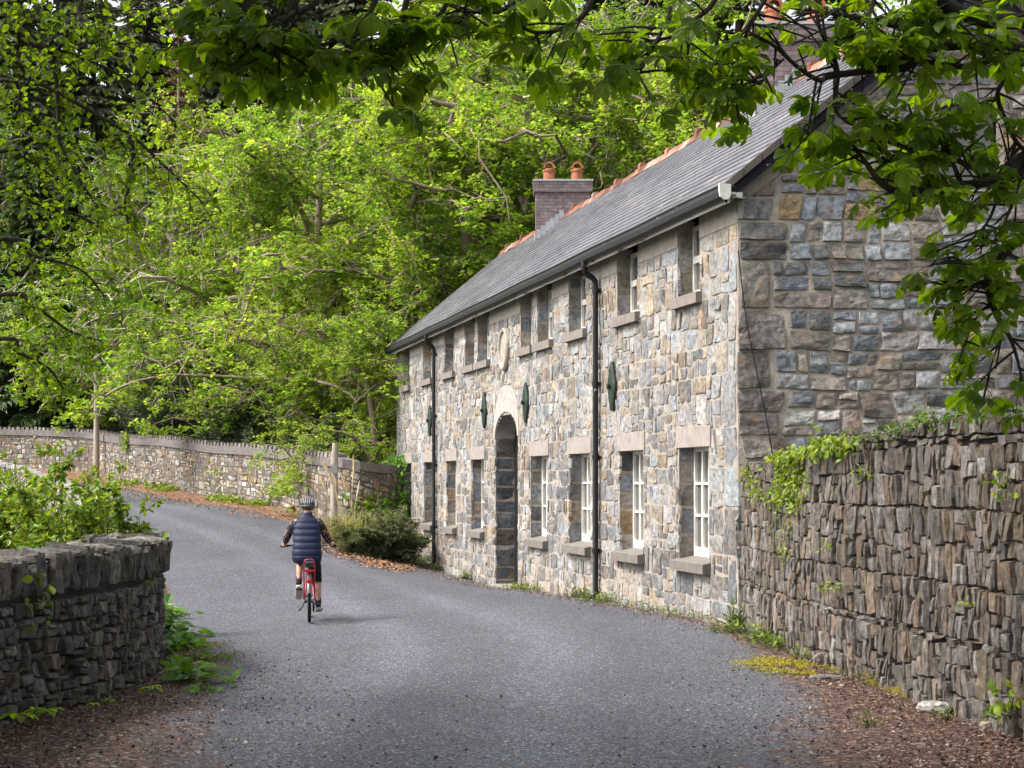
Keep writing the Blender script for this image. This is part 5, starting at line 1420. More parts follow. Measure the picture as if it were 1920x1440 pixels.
# weeds at the foot of the house and wall
G_W = 'weeds along the foot of the house front'
def weed(lab, X, Y, n, s, h, cols=BRI, group=G_W):
    dock(lab, X, Y, int(n*2.4), s*1.15, rg, None, cols, 'wall_weed', 'weed', group, 'oval', (.4, 1.5), 'leaf', h, .36)
for lab, sp_, n, s, h in [('loose tuft of weeds left of the far downpipe', 21.6, 70, .13, .22), ('weed tuft just right of the far downpipe', 19.9, 40, .13, .14), ('leafy dandelion like weed before the door', 16.4, 24, .22, .07), ('reddish and green weeds right of the doorway', 11.3, 60, .15, .20), ('spreading weeds under the window next to the door', 10.2, 50, .13, .25), ('reddish weed clump left of the near downpipe', 6.9, 46, .17, .14),
        ('bright weed clump right of the near downpipe', 5.5, 60, .15, .22), ('low weeds under the second window from the corner', 4.0, 40, .09, .26), ('low strip of weeds under the nearest window', 2.6, 46, .08, .30), ('low weeds beside the house corner', 1.2, 44, .09, .28), ('small weed at the foot of the far front wall', 23.2, 30, .12, .15)]:
    x, y = front(sp_*K, .14); weed(lab, x, y, n, s, h, BRI if 'reddish' not in lab else BRI+[(.20, .07, .03), (.14, .06, .03)])
G_X = 'weeds along the foot of the right wall'
for lab, pxx, py, n, s, h in [('tall leafy weed at the corner where wall and house meet', 1390, 1178, 40, .30, .08), ('low weeds under the tall corner weed', 1372, 1188, 50, .13, .16), ('bright green weed clump along the wall foot', 1440, 1205, 70, .18, .16), ('weed clump with yellow flowers at the wall foot', 1480, 1218, 80, .15, .18), ('small round leaved weed standing in front of the wall', 1503, 1240, 12, .14, .04), ('little weed on the litter near the right edge', 1770, 1352, 9, .10, .03), ('small weed on the brown litter before the right wall', 1630, 1362, 9, .10, .04)]:
    d = CAMZ*FP/(py-900.0); weed(lab, at_d(pxx, d), d, n, s, h, BRI, G_X)
# moss
mb = MB()
def mossblob(pxx, py, r, hgt):
    d = CAMZ*FP/(py-900.0); X, Y = at_d(pxx, d), d; n = 13
    a, b = np.meshgrid(np.linspace(-1, 1, n), np.linspace(-1, 1, n), indexing='ij'); q = np.clip(1-np.hypot(a, b), 0, 1)
    x = X+a*r; y = Y+b*r*1.6
    z = tz(x, y)+hgt*q**.7*(1+.5*fbm(x*9, y*9, seed=5))-.012+.012*fbm(x*25, y*25, seed=6)*(q > 0)
    z = np.where(q <= 0, tz(x, y)-.03, z); mb.add(np.stack([x.ravel(), y.ravel(), z.ravel()], 1), grid_faces(n, n), smooth=True)
for a in [(1590, 1235, .20, .12), (1625, 1255, .22, .12), (1665, 1280, .22, .11), (1700, 1295, .2, .10), (1560, 1222, .2, .1)]: mossblob(*a)
for (pxx, py, r, n) in [(1475, 1253, .42, 2600), (1435, 1249, .3, 900), (1520, 1262, .28, 900), (1600, 1240, .25, 900), (1660, 1282, .25, 900), (400, 1240, .4, 900), (385, 1215, .3, 700)]:
    d = CAMZ*FP/(py-900.0); q = rg.normal(size=(n, 2))*.5*r; x = at_d(pxx, d)+q[:, 0]; y = d+q[:, 1]*1.8; k = fbm(x*5, y*5, seed=19) > -.15; x, y = x[k], y[k]; n = len(x)
    leaves(mb, np.stack([x, y, tz(x, y)+.02+(.10*rg.random(n) if 1580 < pxx < 1700 else .015*rg.random(n))], 1), nrm(rg.normal(size=(n, 3))*np.array([1, 1, .5])), nrm(np.array([0, 0, 1.0])+rg.normal(size=(n, 3))*.5), rg.uniform(.012, .035, n), 'oval', mixcol(rg, n, [(.42, .36, .03), (.32, .30, .03), (.22, .20, .03)] if pxx < 1580 and pxx > 1000 else [(.14, .14, .02), (.09, .08, .02), (.2, .19, .03)], .2), 1)
tag(mb.build('moss', [M['moss'], M['leaf']]), 'yellow green moss at the foot of the right wall and on the verge', 'moss', kind='stuff')
# loose stones
G_ST = 'loose stones fallen at the foot of the right wall'
for lab, pxx, py, s, c in [('pale angular stone lying against the right wall foot', 1640, 1262, (.17, .14, .13), (.42, .36, .33)), ('flat dark stone lying on the mossy edge of the road', 1548, 1275, (.15, .10, .035), (.12, .12, .12)), ('pale flat stone near the right edge of the view', 1748, 1335, (.13, .12, .06), (.36, .33, .31)), ('upright dark stone by the moss at the wall foot', 1533, 1250, (.05, .05, .09), (.15, .13, .12)), ('small pale pebble at the near wall foot', 1848, 1372, (.05, .05, .05), (.38, .30, .27))]:
    d = CAMZ*FP/(py-900.0); X, Y = at_d(pxx, d), d; bm = bmesh.new(); bmesh.ops.create_icosphere(bm, subdivisions=3, radius=1)
    V = np.array([v.co for v in bm.verts]); F = np.array([[v.index for v in f.verts] for f in bm.faces]); bm.free()
    V = np.sign(V)*np.abs(V)**.6; V = V*(1+.25*vnoise(V[:, 0]*2, V[:, 1]*2, V[:, 2]*2, seed=int(pxx)))[:, None]
    V = V*np.array(s)+np.array([X, Y, float(tz(X, Y))+s[2]*.5]); mb = MB(); mb.add(V, F, c); tag(mb.build('loose_stone', M['stone_dry']), lab, 'stone', G_ST)

# grasses by the far end of the house
def grass(name, label, X, Y, n, L, spread, cols, rg, el=(.6, 1.45), shape='blade', plumes=0):
    zb = float(tz(X, Y)); root = thing(name, (X, Y, zb), label, 'plant'); mb = MB(); V = []; F = []; C = []
    for i in range(n):
        a = rg.uniform(0, 2*PI); e = rg.uniform(*el); l = L*rg.uniform(.55, 1.1); r = spread*math.sqrt(rg.random()); ph = rg.random()*2*PI
        p = np.array([X+r*math.cos(ph), Y+r*math.sin(ph), zb]); d = np.array([math.cos(a)*math.cos(e), math.sin(a)*math.cos(e), math.sin(e)]); s = np.array([-math.sin(a), math.cos(a), 0])*.008
        k = len(V)
        for t, w in ((0, 1), (.35, 1), (.7, .8), (1, .1)):
            q = p+d*l*t+np.array([math.cos(a), math.sin(a), -1.15])*(t*t*l*.32); V += [q-s*w, q+s*w]
        F += [[k+2*j, k+2*j+1, k+2*j+3, k+2*j+2] for j in range(3)]
        C += [np.array(cols[rg.integers(len(cols))])*(1+.15*rg.normal())]*3
    mb.add(V, F, np.clip(np.array(C), .01, 1)); mb.build('blades', M['leaf'], root)
    if plumes:
        mb = MB()
        for i in range(plumes):
            a = rg.uniform(2.0, 4.2); p = np.array([X+rg.normal()*.2, Y, zb+.4]); e = p+np.array([-.5-.5*rg.random()+.7*(i % 2), 0, rg.uniform(1.4, 2.1)])
            q = curvy(rg, p, e, 8, .03, .06); tube(mb, q, np.concatenate([np.full(5, .008), [.03, .035, .01]]), 4, (.42, .33, .20))
        mb.build('flower_stalks', M['litter'], root)
    return root
GX, GY = at_d(664, 42.6), 42.6
grass('ornamental_grass', 'straw coloured tussock grass with tall dry stalks beside the grey post', GX, GY, 1500, 1.7, .5, [(.20, .22, .10), (.28, .27, .15), (.13, .17, .07), (.33, .29, .18)], rg, plumes=7)
hs = shrub('heath_shrub', 'low dark grey green feathery shrub at the far corner of the house', 'shrub', None, rg, 1.2, 1.4, [(.115, .14, .08), (.15, .175, .105), (.08, .10, .055)], 'leaf', 26000, .11, 'long', 18)
hs.location = (at_d(728, 42.2), 42.2, float(tz(at_d(728, 42.2), 42.2))-.05); hs.scale = (.92, .92, .9)
hs2 = dup(hs, (at_d(690, 41.8), 41.8, float(tz(at_d(690, 41.8), 41.8))-.05), 2.1, .72, 'smaller feathery dark shrub spreading left of the low shrub at the house corner')
hs2['category'] = 'shrub'
# ivy at the far house corner
cr = MB(); st = MB(); root = thing('corner_ivy', (*front(HL-1.0, .1), 0), 'glossy green ivy climbing the far corner of the house and the wall beside it', 'ivy')
n = 2600; u = HL-.5+rg.normal(size=n)*.5; v = rg.random(n)*2.7; h = rg.uniform(.02, .30, n)
x, y = front(np.minimum(u, HL+1.8), h); k = np.ones(n, bool)
ax = nrm(rg.normal(size=(n, 3))*.6+np.array([0, 0, -.7])); leaves(cr, np.stack([x, y, v], 1), ax, nrm(np.array([-.8, -.4, .5])+rg.normal(size=(n, 3))*.4), rg.uniform(.09, .17, n), 'broad', mixcol(rg, n, [(.09, .21, .025), (.12, .26, .03), (.06, .14, .018)], .18))
for i in range(5): x, y = front(HL-.2-.3*i, .03); tube(st, [(x, y, -.3), (x, y, 2.2)], .015, 4, (.07, .05, .04))
cr.merge(st); cr.build('foliage', M['leaf'], root)
onwall('ivy', 'glossy ivy mass on the boundary wall where it meets the house', 'ivy', atF, [(.9, 1.5), (1.6, 1.3), (2.3, .9), (2.9, .6)], (.35, .30), 1300, .17, [(.09, .21, .025), (.12, .26, .03), (.06, .14, .018)], rg, (.02, .35))
# weeds at the boundary wall foot
us = np.concatenate([rg.uniform(8, 24, 1800), rg.uniform(4, 30, 500)]); n = len(us)
clump = fbm(us*.6, us*0, seed=41) > -.1; us = us[clump]; n = len(us)
p = atF(us, np.zeros(n), .08+rg.random(n)**2*.55); p[:, 2] = tz(p[:, 0], p[:, 1])+rg.random(n)**1.5*.22
mb = MB(); leaves(mb, p, nrm(rg.normal(size=(n, 3))*np.array([1, 1, .5])), nrm(np.array([0, 0, 1.0])+rg.normal(size=(n, 3))*.5), rg.uniform(.08, .22, n), 'oval', mixcol(rg, n, BRI+[(.2, .2, .05)], .2))
tag(mb.build('verge_weeds', M['leaf']), 'patchy low green weeds along the foot of the boundary wall', 'weeds', kind='stuff')
for i, (lab, uu, vv, nn_) in enumerate([('ivy patch on the boundary wall right of the grey post', 3.0, 1.2, 110), ('small plant growing in the boundary wall behind the cyclist', 9.0, .9, 40), ('little plant in the face of the boundary wall, further along', 13.5, 1.1, 24), ('rhododendron sprays drooping over the wall coping near the bend', 24.5, 1.9, 160)]):
    onwall('wall_plant', lab, 'plant', atF, [(uu, vv), (uu+.2, vv-.15)], (.3, .16), nn_, .14, IV, rg, (.03, .2))

# ------------------------------------------------------------------ poles
for lab, pxx, d, top, r, nm in [('weathered wooden utility pole in front of the wall at the bend', 181, 69.6, 9.3, .125, 1), ('grey wooden post before the wall, beside the far end of the house', 627, 45.4, 3.05, .10, 0)]:
    X = at_d(pxx, d); zb = float(tz(X, d)); mb = MB(); root = thing('utility_pole', (X, d, zb), lab, 'pole')
    tube(mb, [(X-.02, d, zb-.5), (X, d, zb+2), (X+.03, d, top if nm else top)], [r*1.1, r, r*.85], 14, (.34, .29, .24)); mb.build('shaft', M['wood_pole'], root)
    mb = MB(); 
    if nm:
        mb.box(X-.9, X+.9, d-.17, d-.10, top-.75, top-.63, (.2, .16, .13)); mb.build('crossarm', M['wood_pole'], root)
        for s in (-.75, -.3, .3, .75):
            mb = MB(); tube(mb, [(X+s, d-.135, top-.63), (X+s, d-.135, top-.52), (X+s, d-.135, top-.42)], [.02, .045, .03], 8, (.3, .3, .3)); mb.build('insulator', M['pipe'], root)
    else:
        mb.box(X-.09, X+.09, d-.165, d-.135, zb+1.65, zb+1.90, (.25, .25, .25)); mb.build('marker_plate', M['concrete'], root)

# ------------------------------------------------------------------ leaf litter and grit
rg = np.random.default_rng(505)
def scatter(n, boxes, dens):
    out = []
    while len(out) < n:
        y = rg.uniform(7.5, 21, 4000)**1.0; x = rg.uniform(-4.6, 4.6, 4000)
        l = np.interp(y, [p[1] for p in LEDGE], [p[0] for p in LEDGE]); r = np.interp(y, [p[1] for p in REDGE], [p[0] for p in REDGE])
        a = x-l; b = r-x; ok = (a > 0) & (b > 0)
        dd = np.minimum(a/np.interp(y, [9, 11, 13, 15, 18, 20], [2.4, 2.2, 1.6, 1.1, .7, .3]), b/np.interp(y, [9, 11, 13, 15, 18, 21], [2.2, 1.9, 1.3, .9, .5, .35]))+.45*fbm(x*1.2, y*1.2, seed=12); nearf = np.clip((20.5-y)/6, .1, 1)
        pr = np.exp(-np.maximum(dd, 0)*dens)*nearf
        k = ok & (rg.random(4000) < pr); out += list(zip(x[k], y[k]))
    return np.array(out[:n])
q = scatter(30000, None, 1.7); n = len(q)
p = np.stack([q[:, 0], q[:, 1], tz(q[:, 0], q[:, 1])+.012+.018*rg.random(n)], 1)
mb = MB(); ax = nrm(rg.normal(size=(n, 3))*np.array([1, 1, .28]))
leaves(mb, p, ax, nrm(np.array([0, 0, 1.0])+rg.normal(size=(n, 3))*.4), rg.uniform(.011, .034, n)*rg.choice([1, 1, 1.4], n), 'quad', mixcol(rg, n, [(.085, .040, .026), (.13, .063, .042), (.045, .022, .016), (.19, .10, .07), (.30, .24, .20), (.035, .018, .014)], .25))
q = scatter(900, None, .8); n = len(q); p = np.stack([q[:, 0], q[:, 1], tz(q[:, 0], q[:, 1])+.014+.008*rg.random(n)], 1)
leaves(mb, p, nrm(rg.normal(size=(n, 3))*np.array([1, 1, .2])), nrm(np.array([0, 0, 1.0])+rg.normal(size=(n, 3))*.3), rg.uniform(.005, .015, n), 'oval', mixcol(rg, n, [(.45, .38, .33), (.30, .18, .11), (.5, .46, .42), (.20, .11, .07)], .2))
# long strips of bark and stalks
n = 500; q = scatter(n, None, 3.0); p = np.stack([q[:, 0], q[:, 1], tz(q[:, 0], q[:, 1])+.025], 1)
leaves(mb, p, nrm(rg.normal(size=(n, 3))*np.array([1, 1, .1])), nrm(np.array([0, 0, 1.0])+rg.normal(size=(n, 3))*.3), rg.uniform(.05, .16, n), 'blade', mixcol(rg, n, [(.2, .14, .1), (.12, .08, .05)], .2))
# gravel and leaf crumbs before the house front
n = 6000; u = rg.uniform(-1, 22, n); h = .05+np.abs(rg.normal(size=n))*.55; x, y = front(u, h); k = np.ones(n, bool)
p = np.stack([x, y, tz(x, y)+.018], 1)
leaves(mb, p, nrm(rg.normal(size=(n, 3))*np.array([1, 1, .3])), nrm(np.array([0, 0, 1.0])+rg.normal(size=(n, 3))*.4), rg.uniform(.012, .045, n), 'quad', mixcol(rg, n, [(.10, .08, .075), (.18, .13, .11), (.25, .22, .21), (.06, .05, .05)], .2))
# orange leaf crumbs on the far verge
n = 6000; u = rg.uniform(5, LF-8, n); h = .4+rg.random(n)*2.0; p = atF(u, np.zeros(n), h); p[:, 2] = tz(p[:, 0], p[:, 1])+.05
leaves(mb, p, nrm(rg.normal(size=(n, 3))*np.array([1, 1, .3])), nrm(np.array([0, 0, 1.0])+rg.normal(size=(n, 3))*.4), rg.uniform(.03, .09, n), 'quad', mixcol(rg, n, [(.25, .11, .05), (.32, .15, .07), (.16, .08, .04), (.30, .22, .16)], .2))
n = 3000; xx = rg.uniform(at_d(590, 41), at_d(780, 41), n); yy = 40.2+rg.normal(size=n)*1.0+np.clip(-(xx+3.5)*1.3, -.5, 3); p = np.stack([xx, yy, tz(xx, yy)+.045], 1); k = xx < CX+FX*(yy-CY)/FY-.3
p = p[k]; n = len(p); leaves(mb, p, nrm(rg.normal(size=(n, 3))*np.array([1, 1, .3])), nrm(np.array([0, 0, 1.0])+rg.normal(size=(n, 3))*.4), rg.uniform(.03, .09, n), 'quad', mixcol(rg, n, [(.25, .11, .05), (.30, .16, .08), (.16, .08, .04), (.30, .22, .16)], .2))
tag(mb.build('leaf_litter', M['litter']), 'brown fallen leaves, bark bits and grit along the road edges', 'leaf litter', kind='stuff')
# ------------------------------------------------------------------ bicycle (built at the origin, riding towards +Y)
def sm(name, col, rough, spec=.4, metal=0, ns=20, lo=.85, hi=1.15, bst=0):
    return m_attr(name, rough, ns, lo, hi, 60, bst, .004, (1, 1, 1), spec, metal)
M['b_paint'] = sm('bike_paint', 0, .35, .5); M['b_black'] = sm('black_plastic', 0, .5); M['b_metal'] = sm('bike_metal', 0, .35, .5, .8); M['b_rubber'] = sm('tyre_rubber', 0, .85, .2)
RED = (.33, .018, .03); BLK = (.012, .012, .014); GREY = (.085, .10, .11); MET = (.45, .45, .46)
bike = thing('bicycle', (0, 0, 0), 'red step through electric bicycle with rear carrier and battery, ridden up the road', 'bicycle')
RA, FA = np.array([0, 0, .335]), np.array([0, 1.08, .335]); BB = np.array([0, .46, .30])
def ring(mb, c, R, r, n=40, m=8, col=BLK):
    th = np.arange(n)*2*PI/n; ph = np.arange(m)*2*PI/m
    A, B = np.meshgrid(th, ph, indexing='ij')
    V = np.stack([c[0]+r*np.sin(B), c[1]+(R+r*np.cos(B))*np.cos(A), c[2]+(R+r*np.cos(B))*np.sin(A)], -1).reshape(-1, 3)
    F = np.array([[i*m+j, i*m+(j+1) % m, ((i+1) % n)*m+(j+1) % m, ((i+1) % n)*m+j] for i in range(n) for j in range(m)])
    mb.add(V, F, col, 0, True)
for c in (RA, FA):
    mb = MB(); ring(mb, c, .31, .024); w = mb.build('wheel', M['b_rubber'], bike)
    mb = MB(); ring(mb, c, .283, .012, 40, 6, MET); mb.build('rim', M['b_metal'], w)
    mb = MB(); tube(mb, [c-[.05, 0, 0], c+[.05, 0, 0]], .028, 10, MET)
    for i in range(28):
        a = i*2*PI/28; s = .03 if i % 2 else -.03
        tube(mb, [c+[s, .02*math.cos(a+.8), .02*math.sin(a+.8)], c+[0, .28*math.cos(a), .28*math.sin(a)]], .0014, 3, MET, cap=False)
    mb.build('spokes', M['b_metal'], w)
mb = MB()
ST = np.array([0, .25, .84]); HT0 = np.array([0, .93, .62]); HT1 = np.array([0, .86, .90])
tube(mb, [BB, ST], .02, 10, RED); tube(mb, smoothpath([HT0, [0, .75, .47], [0, .6, .38], BB+[0, .05, .03]], 10), .03, 10, RED); tube(mb, smoothpath([HT1+[0, 0, -.06], [0, .68, .60], [0, .36, .55]], 8), .02, 10, RED); tube(mb, [HT0, HT1], .025, 10, RED)
for s in (-1, 1):
    tube(mb, [BB+[s*.035, 0, 0], RA+[s*.065, .02, 0]], .012, 8, RED); tube(mb, [[s*.02, .30, .66], [s*.05, .15, .55], RA+[s*.065, 0, .01]], .011, 8, RED)
mb.build('frame', M['b_paint'], bike)
mb = MB()
for s in (-1, 1): tube(mb, smoothpath([FA+[s*.05, 0, 0], [s*.05, 1.0, .55], [s*.03, .94, .66]], 8), .014, 8, RED)
tube(mb, [[-.05, .945, .66], [.05, .945, .66]], .02, 8, RED); mb.build('fork', M['b_paint'], bike)
mb = MB(); tube(mb, [HT1, [0, .83, 1.03]], .016, 8, BLK)
hb = smoothpath([[-.405, .60, 1.07], [-.29, .69, 1.08], [-.13, .80, 1.07], [0, .83, 1.04], [.13, .80, 1.07], [.27, .69, 1.08], [.365, .615, 1.07]], 24); tube(mb, hb, .013, 8, BLK)
h = mb.build('handlebar', M['b_black'], bike)
for s in (-1, 1):
    mb = MB(); tube(mb, [[s*.30, .682, 1.078], [s*(.415 if s < 0 else .375), .597 if s < 0 else .61, 1.07]], .018, 8, BLK); mb.build('grip', M['b_rubber'], h)
mb = MB()
V = []; prof = [(0, .02, .035), (.03, .09, .05), (.12, .085, .05), (.2, .04, .04), (.29, .02, .03)]
for y, w, t in prof: V += [[-w, .12+y, .90], [w, .12+y, .90], [w*.8, .12+y, .90+t], [0, .12+y, .905+t], [-w*.8, .12+y, .90+t]]
F = [[i*5+j, i*5+(j+1) % 5, (i+1)*5+(j+1) % 5, (i+1)*5+j] for i in range(4) for j in range(5)]+[[0, 1, 2, 3, 4], [24, 23, 22, 21, 20]]
mb.add(V, F, BLK); tube(mb, [ST, [0, .235, .91]], .014, 8, MET); mb.build('saddle', M['b_black'], bike)
# rear mudguard
mb = MB(); n = 22; V = []
for i in range(n+1):
    a = math.radians(38+i*(162-38)/n)
    for x, dr in ((-.034, -.012), (-.02, .004), (0, .008), (.02, .004), (.034, -.012)): V.append([x, RA[1]+(.348+dr)*math.cos(a), RA[2]+(.348+dr)*math.sin(a)])
mb.add(V, [[i*5+j, i*5+j+1, (i+1)*5+j+1, (i+1)*5+j] for i in range(n) for j in range(4)], GREY, 0, True); mg = mb.build('mudguard', M['b_paint'], bike)
mb = MB(); n = 14; V = []
for i in range(n+1):
    a = math.radians(20+i*(140-20)/n)
    for x, dr in ((-.034, -.012), (0, .008), (.034, -.012)): V.append([x, FA[1]+(.348+dr)*math.cos(a), FA[2]+(.348+dr)*math.sin(a)])
mb.add(V, [[i*3+j, i*3+j+1, (i+1)*3+j+1, (i+1)*3+j] for i in range(n) for j in range(2)], GREY, 0, True); mb.build('mudguard', M['b_paint'], bike)
# carrier with battery
mb = MB()
for s in (-1, 1):
    tube(mb, smoothpath([[s*.075, .25, .79], [s*.078, -.18, .79], [s*.078, -.27, .80], [s*.07, -.30, .88]], 12), .011, 8, RED); tube(mb, [[s*.078, -.12, .79], [s*.068, -.0, .36]], .009, 6, RED); tube(mb, [[s*.078, -.27, .80], [s*.072, -.05, .42]], .010, 6, RED)
tube(mb, smoothpath([[-.07, -.30, .88], [-.045, -.305, .915], [.045, -.305, .915], [.07, -.30, .88]], 10), .011, 8, RED)
mb.box(-.085, .085, -.30, -.275, .745, .775, RED); mb.build('carrier', M['b_paint'], bike)
mb = MB(); bm = bmesh.new(); bmesh.ops.create_cube(bm, size=1); bmesh.ops.bevel(bm, geom=list(bm.edges), offset=.16, segments=3, affect='EDGES', profile=.6)
V = np.array([v.co for v in bm.verts])*np.array([.125, .40, .085])+np.array([0, -.06, .842]); F = [[v.index for v in f.verts] for f in bm.faces]; bm.free(); mb.add(V, F, (.02, .022, .026)); mb.build('battery', M['b_black'], bike)
mb = MB(); mb.box(-.045, .045, -.312, -.30, .748, .772, (.5, .02, .02)); mb.build('reflector', M['b_paint'], bike)
mb = MB(); tube(mb, [[0, -.335, .615], [0, -.375, .612]], [.034, .03], 12, (.55, .015, .02)); tube(mb, [[0, -.31, .615], [0, -.336, .615]], .037, 12, (.05, .05, .05)); mb.build('tail_light', M['b_paint'], bike)
# crank, pedals, kickstand, motor
mb = MB(); tube(mb, [BB-[.07, 0, 0], BB+[.07, 0, 0]], .055, 14, BLK, smooth=False); mb.build('motor', M['b_black'], bike)
ca = math.radians(112); cd = np.array([0, math.cos(ca), math.sin(ca)])*.165
LPd_, RPd_ = BB+[-.10, 0, 0]+cd, BB+[.10, 0, 0]-cd
for s, p in ((-1, LPd_), (1, RPd_)):
    mb = MB(); tube(mb, [BB+[s*.085, 0, 0], p+[0, 0, 0]], .012, 6, MET); c = mb.build('crank', M['b_metal'], bike)
    mb = MB(); mb.box(p[0]+(0 if s > 0 else -.095), p[0]+(.095 if s > 0 else 0), p[1]-.045, p[1]+.045, p[2]-.012, p[2]+.012, BLK); mb.build('pedal', M['b_black'], c)
mb = MB(); tube(mb, [[-.07, .06, .30], [-.10, -.02, .22], [-.145, -.10, .185]], .011, 6, BLK); mb.build('kickstand', M['b_black'], bike)
mb = MB(); ring(mb, RA+[.055, 0, -.0], .05, .008, 20, 5, MET); ring(mb, BB+[.065, 0, 0], .085, .006, 28, 5, MET)
for a, b in (((.06, .46, .385), (.055, 0, .385)), ((.06, .46, .215), (.055, 0, .285))): tube(mb, [a, b], .005, 4, MET)
mb.box(.045, .075, -.04, .03, .16, .285, BLK); mb.build('chain', M['b_metal'], bike)

# ------------------------------------------------------------------ rider
SKIN = (.46, .25, .18)
person = thing('person', (0, 0, 0), 'person riding away in navy quilted waistcoat, dark flowered sleeves, black leggings and ribbed helmet', 'person')
M['skin'] = m_attr('skin', .55, 15, .92, 1.08, 60, .05, .003); M['quilt'] = m_attr('quilted_navy', .6, 12, .8, 1.2, 28, .5, .012, (1, 1, 1.6)); M['black_cloth'] = m_attr('black_cloth', .85, 20, .8, 1.2, 60, .2, .004)
# flowered sleeve cloth
m, nt, out = newmat('flowered_cloth'); v = coords(nt); vc = voro(nt, v, 42, 'Color'); s_ = nt.nodes.new('ShaderNodeSeparateColor'); nt.links.new(vc, s_.inputs[0])
c = mix(nt, ramp(nt, s_.outputs[0], [(.84, 0.0), (.87, 1.0)]), (.012, .013, .022), (.30, .06, .04)); c = mix(nt, ramp(nt, s_.outputs[1], [(.88, 0.0), (.91, 1.0)]), c, (.22, .20, .19))
p = N(nt, 'ShaderNodeBsdfPrincipled', Roughness=.85); nt.links.new(c, p.inputs['Base Color']); nt.links.new(p.outputs[0], out.inputs[0]); M['flower'] = m

def skinmesh(name, chains, mat, parent, col, sub=2, root=0):
    """one continuous surface grown over joined joint chains: chains of (point, radius); equal points are shared"""
    bm = bmesh.new(); lay = bm.verts.layers.skin.verify(); seen = {}
    def vert(p, r):
        k = tuple(round(float(x), 4) for x in p)
        if k in seen: return seen[k]
        v = bm.verts.new(k); rr = r if isinstance(r, tuple) else (r, r); v[lay].radius = rr; v[lay].use_root = len(seen) == root; seen[k] = v; return v
    for ch in chains:
        for (a, ra), (b, rb) in zip(ch[:-1], ch[1:]):
            va, vb = vert(a, ra), vert(b, rb)
            if bm.edges.get((va, vb)) is None: bm.edges.new((va, vb))
    me = bpy.data.meshes.new(name+'_cage'); bm.to_mesh(me); bm.free(); o = bpy.data.objects.new(name+'_cage', me); COL.objects.link(o)
    sk = o.modifiers.new('s', 'SKIN'); sk.use_smooth_shade = True; sk.branch_smoothing = .3
    sd = o.modifiers.new('d', 'SUBSURF'); sd.levels = sub; sd.render_levels = sub
    dg = bpy.context.evaluated_depsgraph_get(); ev = o.evaluated_get(dg); m2 = bpy.data.meshes.new_from_object(ev); m2.name = name
    bpy.data.objects.remove(o); bpy.data.meshes.remove(me)
    at = m2.attributes.new('col', 'FLOAT_VECTOR', 'FACE'); at.data.foreach_set('vector', np.tile(np.array(col, np.float32), len(m2.polygons)))
    m2.materials.clear(); m2.materials.append(mat)
    for pl in m2.polygons: pl.use_smooth = True
    r = bpy.data.objects.new(name, m2); COL.objects.link(r)
    if parent: setp(r, parent)
    return r
A3 = lambda *t: np.array(t, float)
ox = -.035
pel = A3(ox, .24, .98); wst = A3(ox, .27, 1.14); chs = A3(ox, .34, 1.34); nk0 = A3(ox, .40, 1.49); nk1 = A3(ox+.01, .435, 1.555); hd0 = A3(ox+.012, .46, 1.60); hd1 = A3(ox+.012, .47, 1.66); hd2 = A3(ox+.012, .465, 1.715)
shl, shr = A3(ox-.185, .39, 1.435), A3(ox+.185, .39, 1.435)
ell, elr = A3(ox-.290, .42, 1.22), A3(ox+.280, .42, 1.22)
wrl, wrr = A3(-.36, .565, 1.085), A3(.315, .585, 1.09)
hnl, hnr = A3(-.385, .615, 1.092), A3(.34, .63, 1.094)
hipl, hipr = A3(ox-.10, .25, .95), A3(ox+.10, .25, .95)
knl = A3(-.135, .66, .84); anl = A3(-.155, .42, .54); knr = A3(.115, .50, .56); anr = A3(.128, .40, .235)
body = [[(pel, (.15, .11)), (wst, (.145, .105)), (chs, (.165, .115)), (nk0, .062), (nk1, .052), (hd0, (.062, .072)), (hd1, (.074, .09)), (hd2, (.06, .075))],
 [(chs, .15), (shl, .062), (ell, .044), (wrl, .028), (hnl, (.034, .02))], [(chs, .15), (shr, .062), (elr, .044), (wrr, .028), (hnr, (.034, .02))],
 [(pel, .15), (hipl, .095), (knl, .060), ((knl+anl)/2+[0, -.03, .02], .050), (anl, .034)], [(pel, .15), (hipr, .095), (knr, .062), ((knr+anr)/2+[0, -.03, .02], .052), (anr, .034)]]
for an in (anl, anr): body.append([(an, .034), (an+[0, .05, -.05], .034), (an+[0, .14, -.06], .03)])
bo = skinmesh('body', body, M['skin'], person, SKIN)
# five fingers closed round each grip, nose and ears: joined into the body mesh
bm = bmesh.new(); bm.from_mesh(bo.data)
def addmb(mbx):
    V = np.concatenate(mbx.V); k = 0; vs = [bm.verts.new(v) for v in V]
    for L, T in zip(mbx.L, mbx.T):
        i = 0
        for t_ in T:
            try: f = bm.faces.new([vs[q] for q in L[i:i+t_]]); f.smooth = True
            except ValueError: pass
            i += t_
fx = MB()
for hn, s in ((hnl, -1), (hnr, 1)):
    for k in range(4):
        b = hn+A3(s*(.0-.018*k+.018), .022-.012*k*0+.014*k, 0.012); L_f = (.95, 1.05, 1.0, .8)[k]
        pts = [b, b+A3(0, .032, .010)*L_f, b+A3(0, .046, -.012)*L_f, b+A3(0, .030, -.036)*L_f, b+A3(0, .008, -.038)*L_f]
        tube(fx, smoothpath(pts, 9), np.linspace(.0098, .007, 9), 7)
    tube(fx, smoothpath([hn+A3(-s*.025, -.005, .0), hn+A3(-s*.045, .02, -.012), hn+A3(-s*.048, .045, -.02)], 6), np.linspace(.0115, .008, 6), 7)
hc = hd1
tube(fx, [hc+A3(0, .085, .005), hc+A3(0, .108, -.018), hc+A3(0, .085, -.03)], [.006, .013, .010], 6)
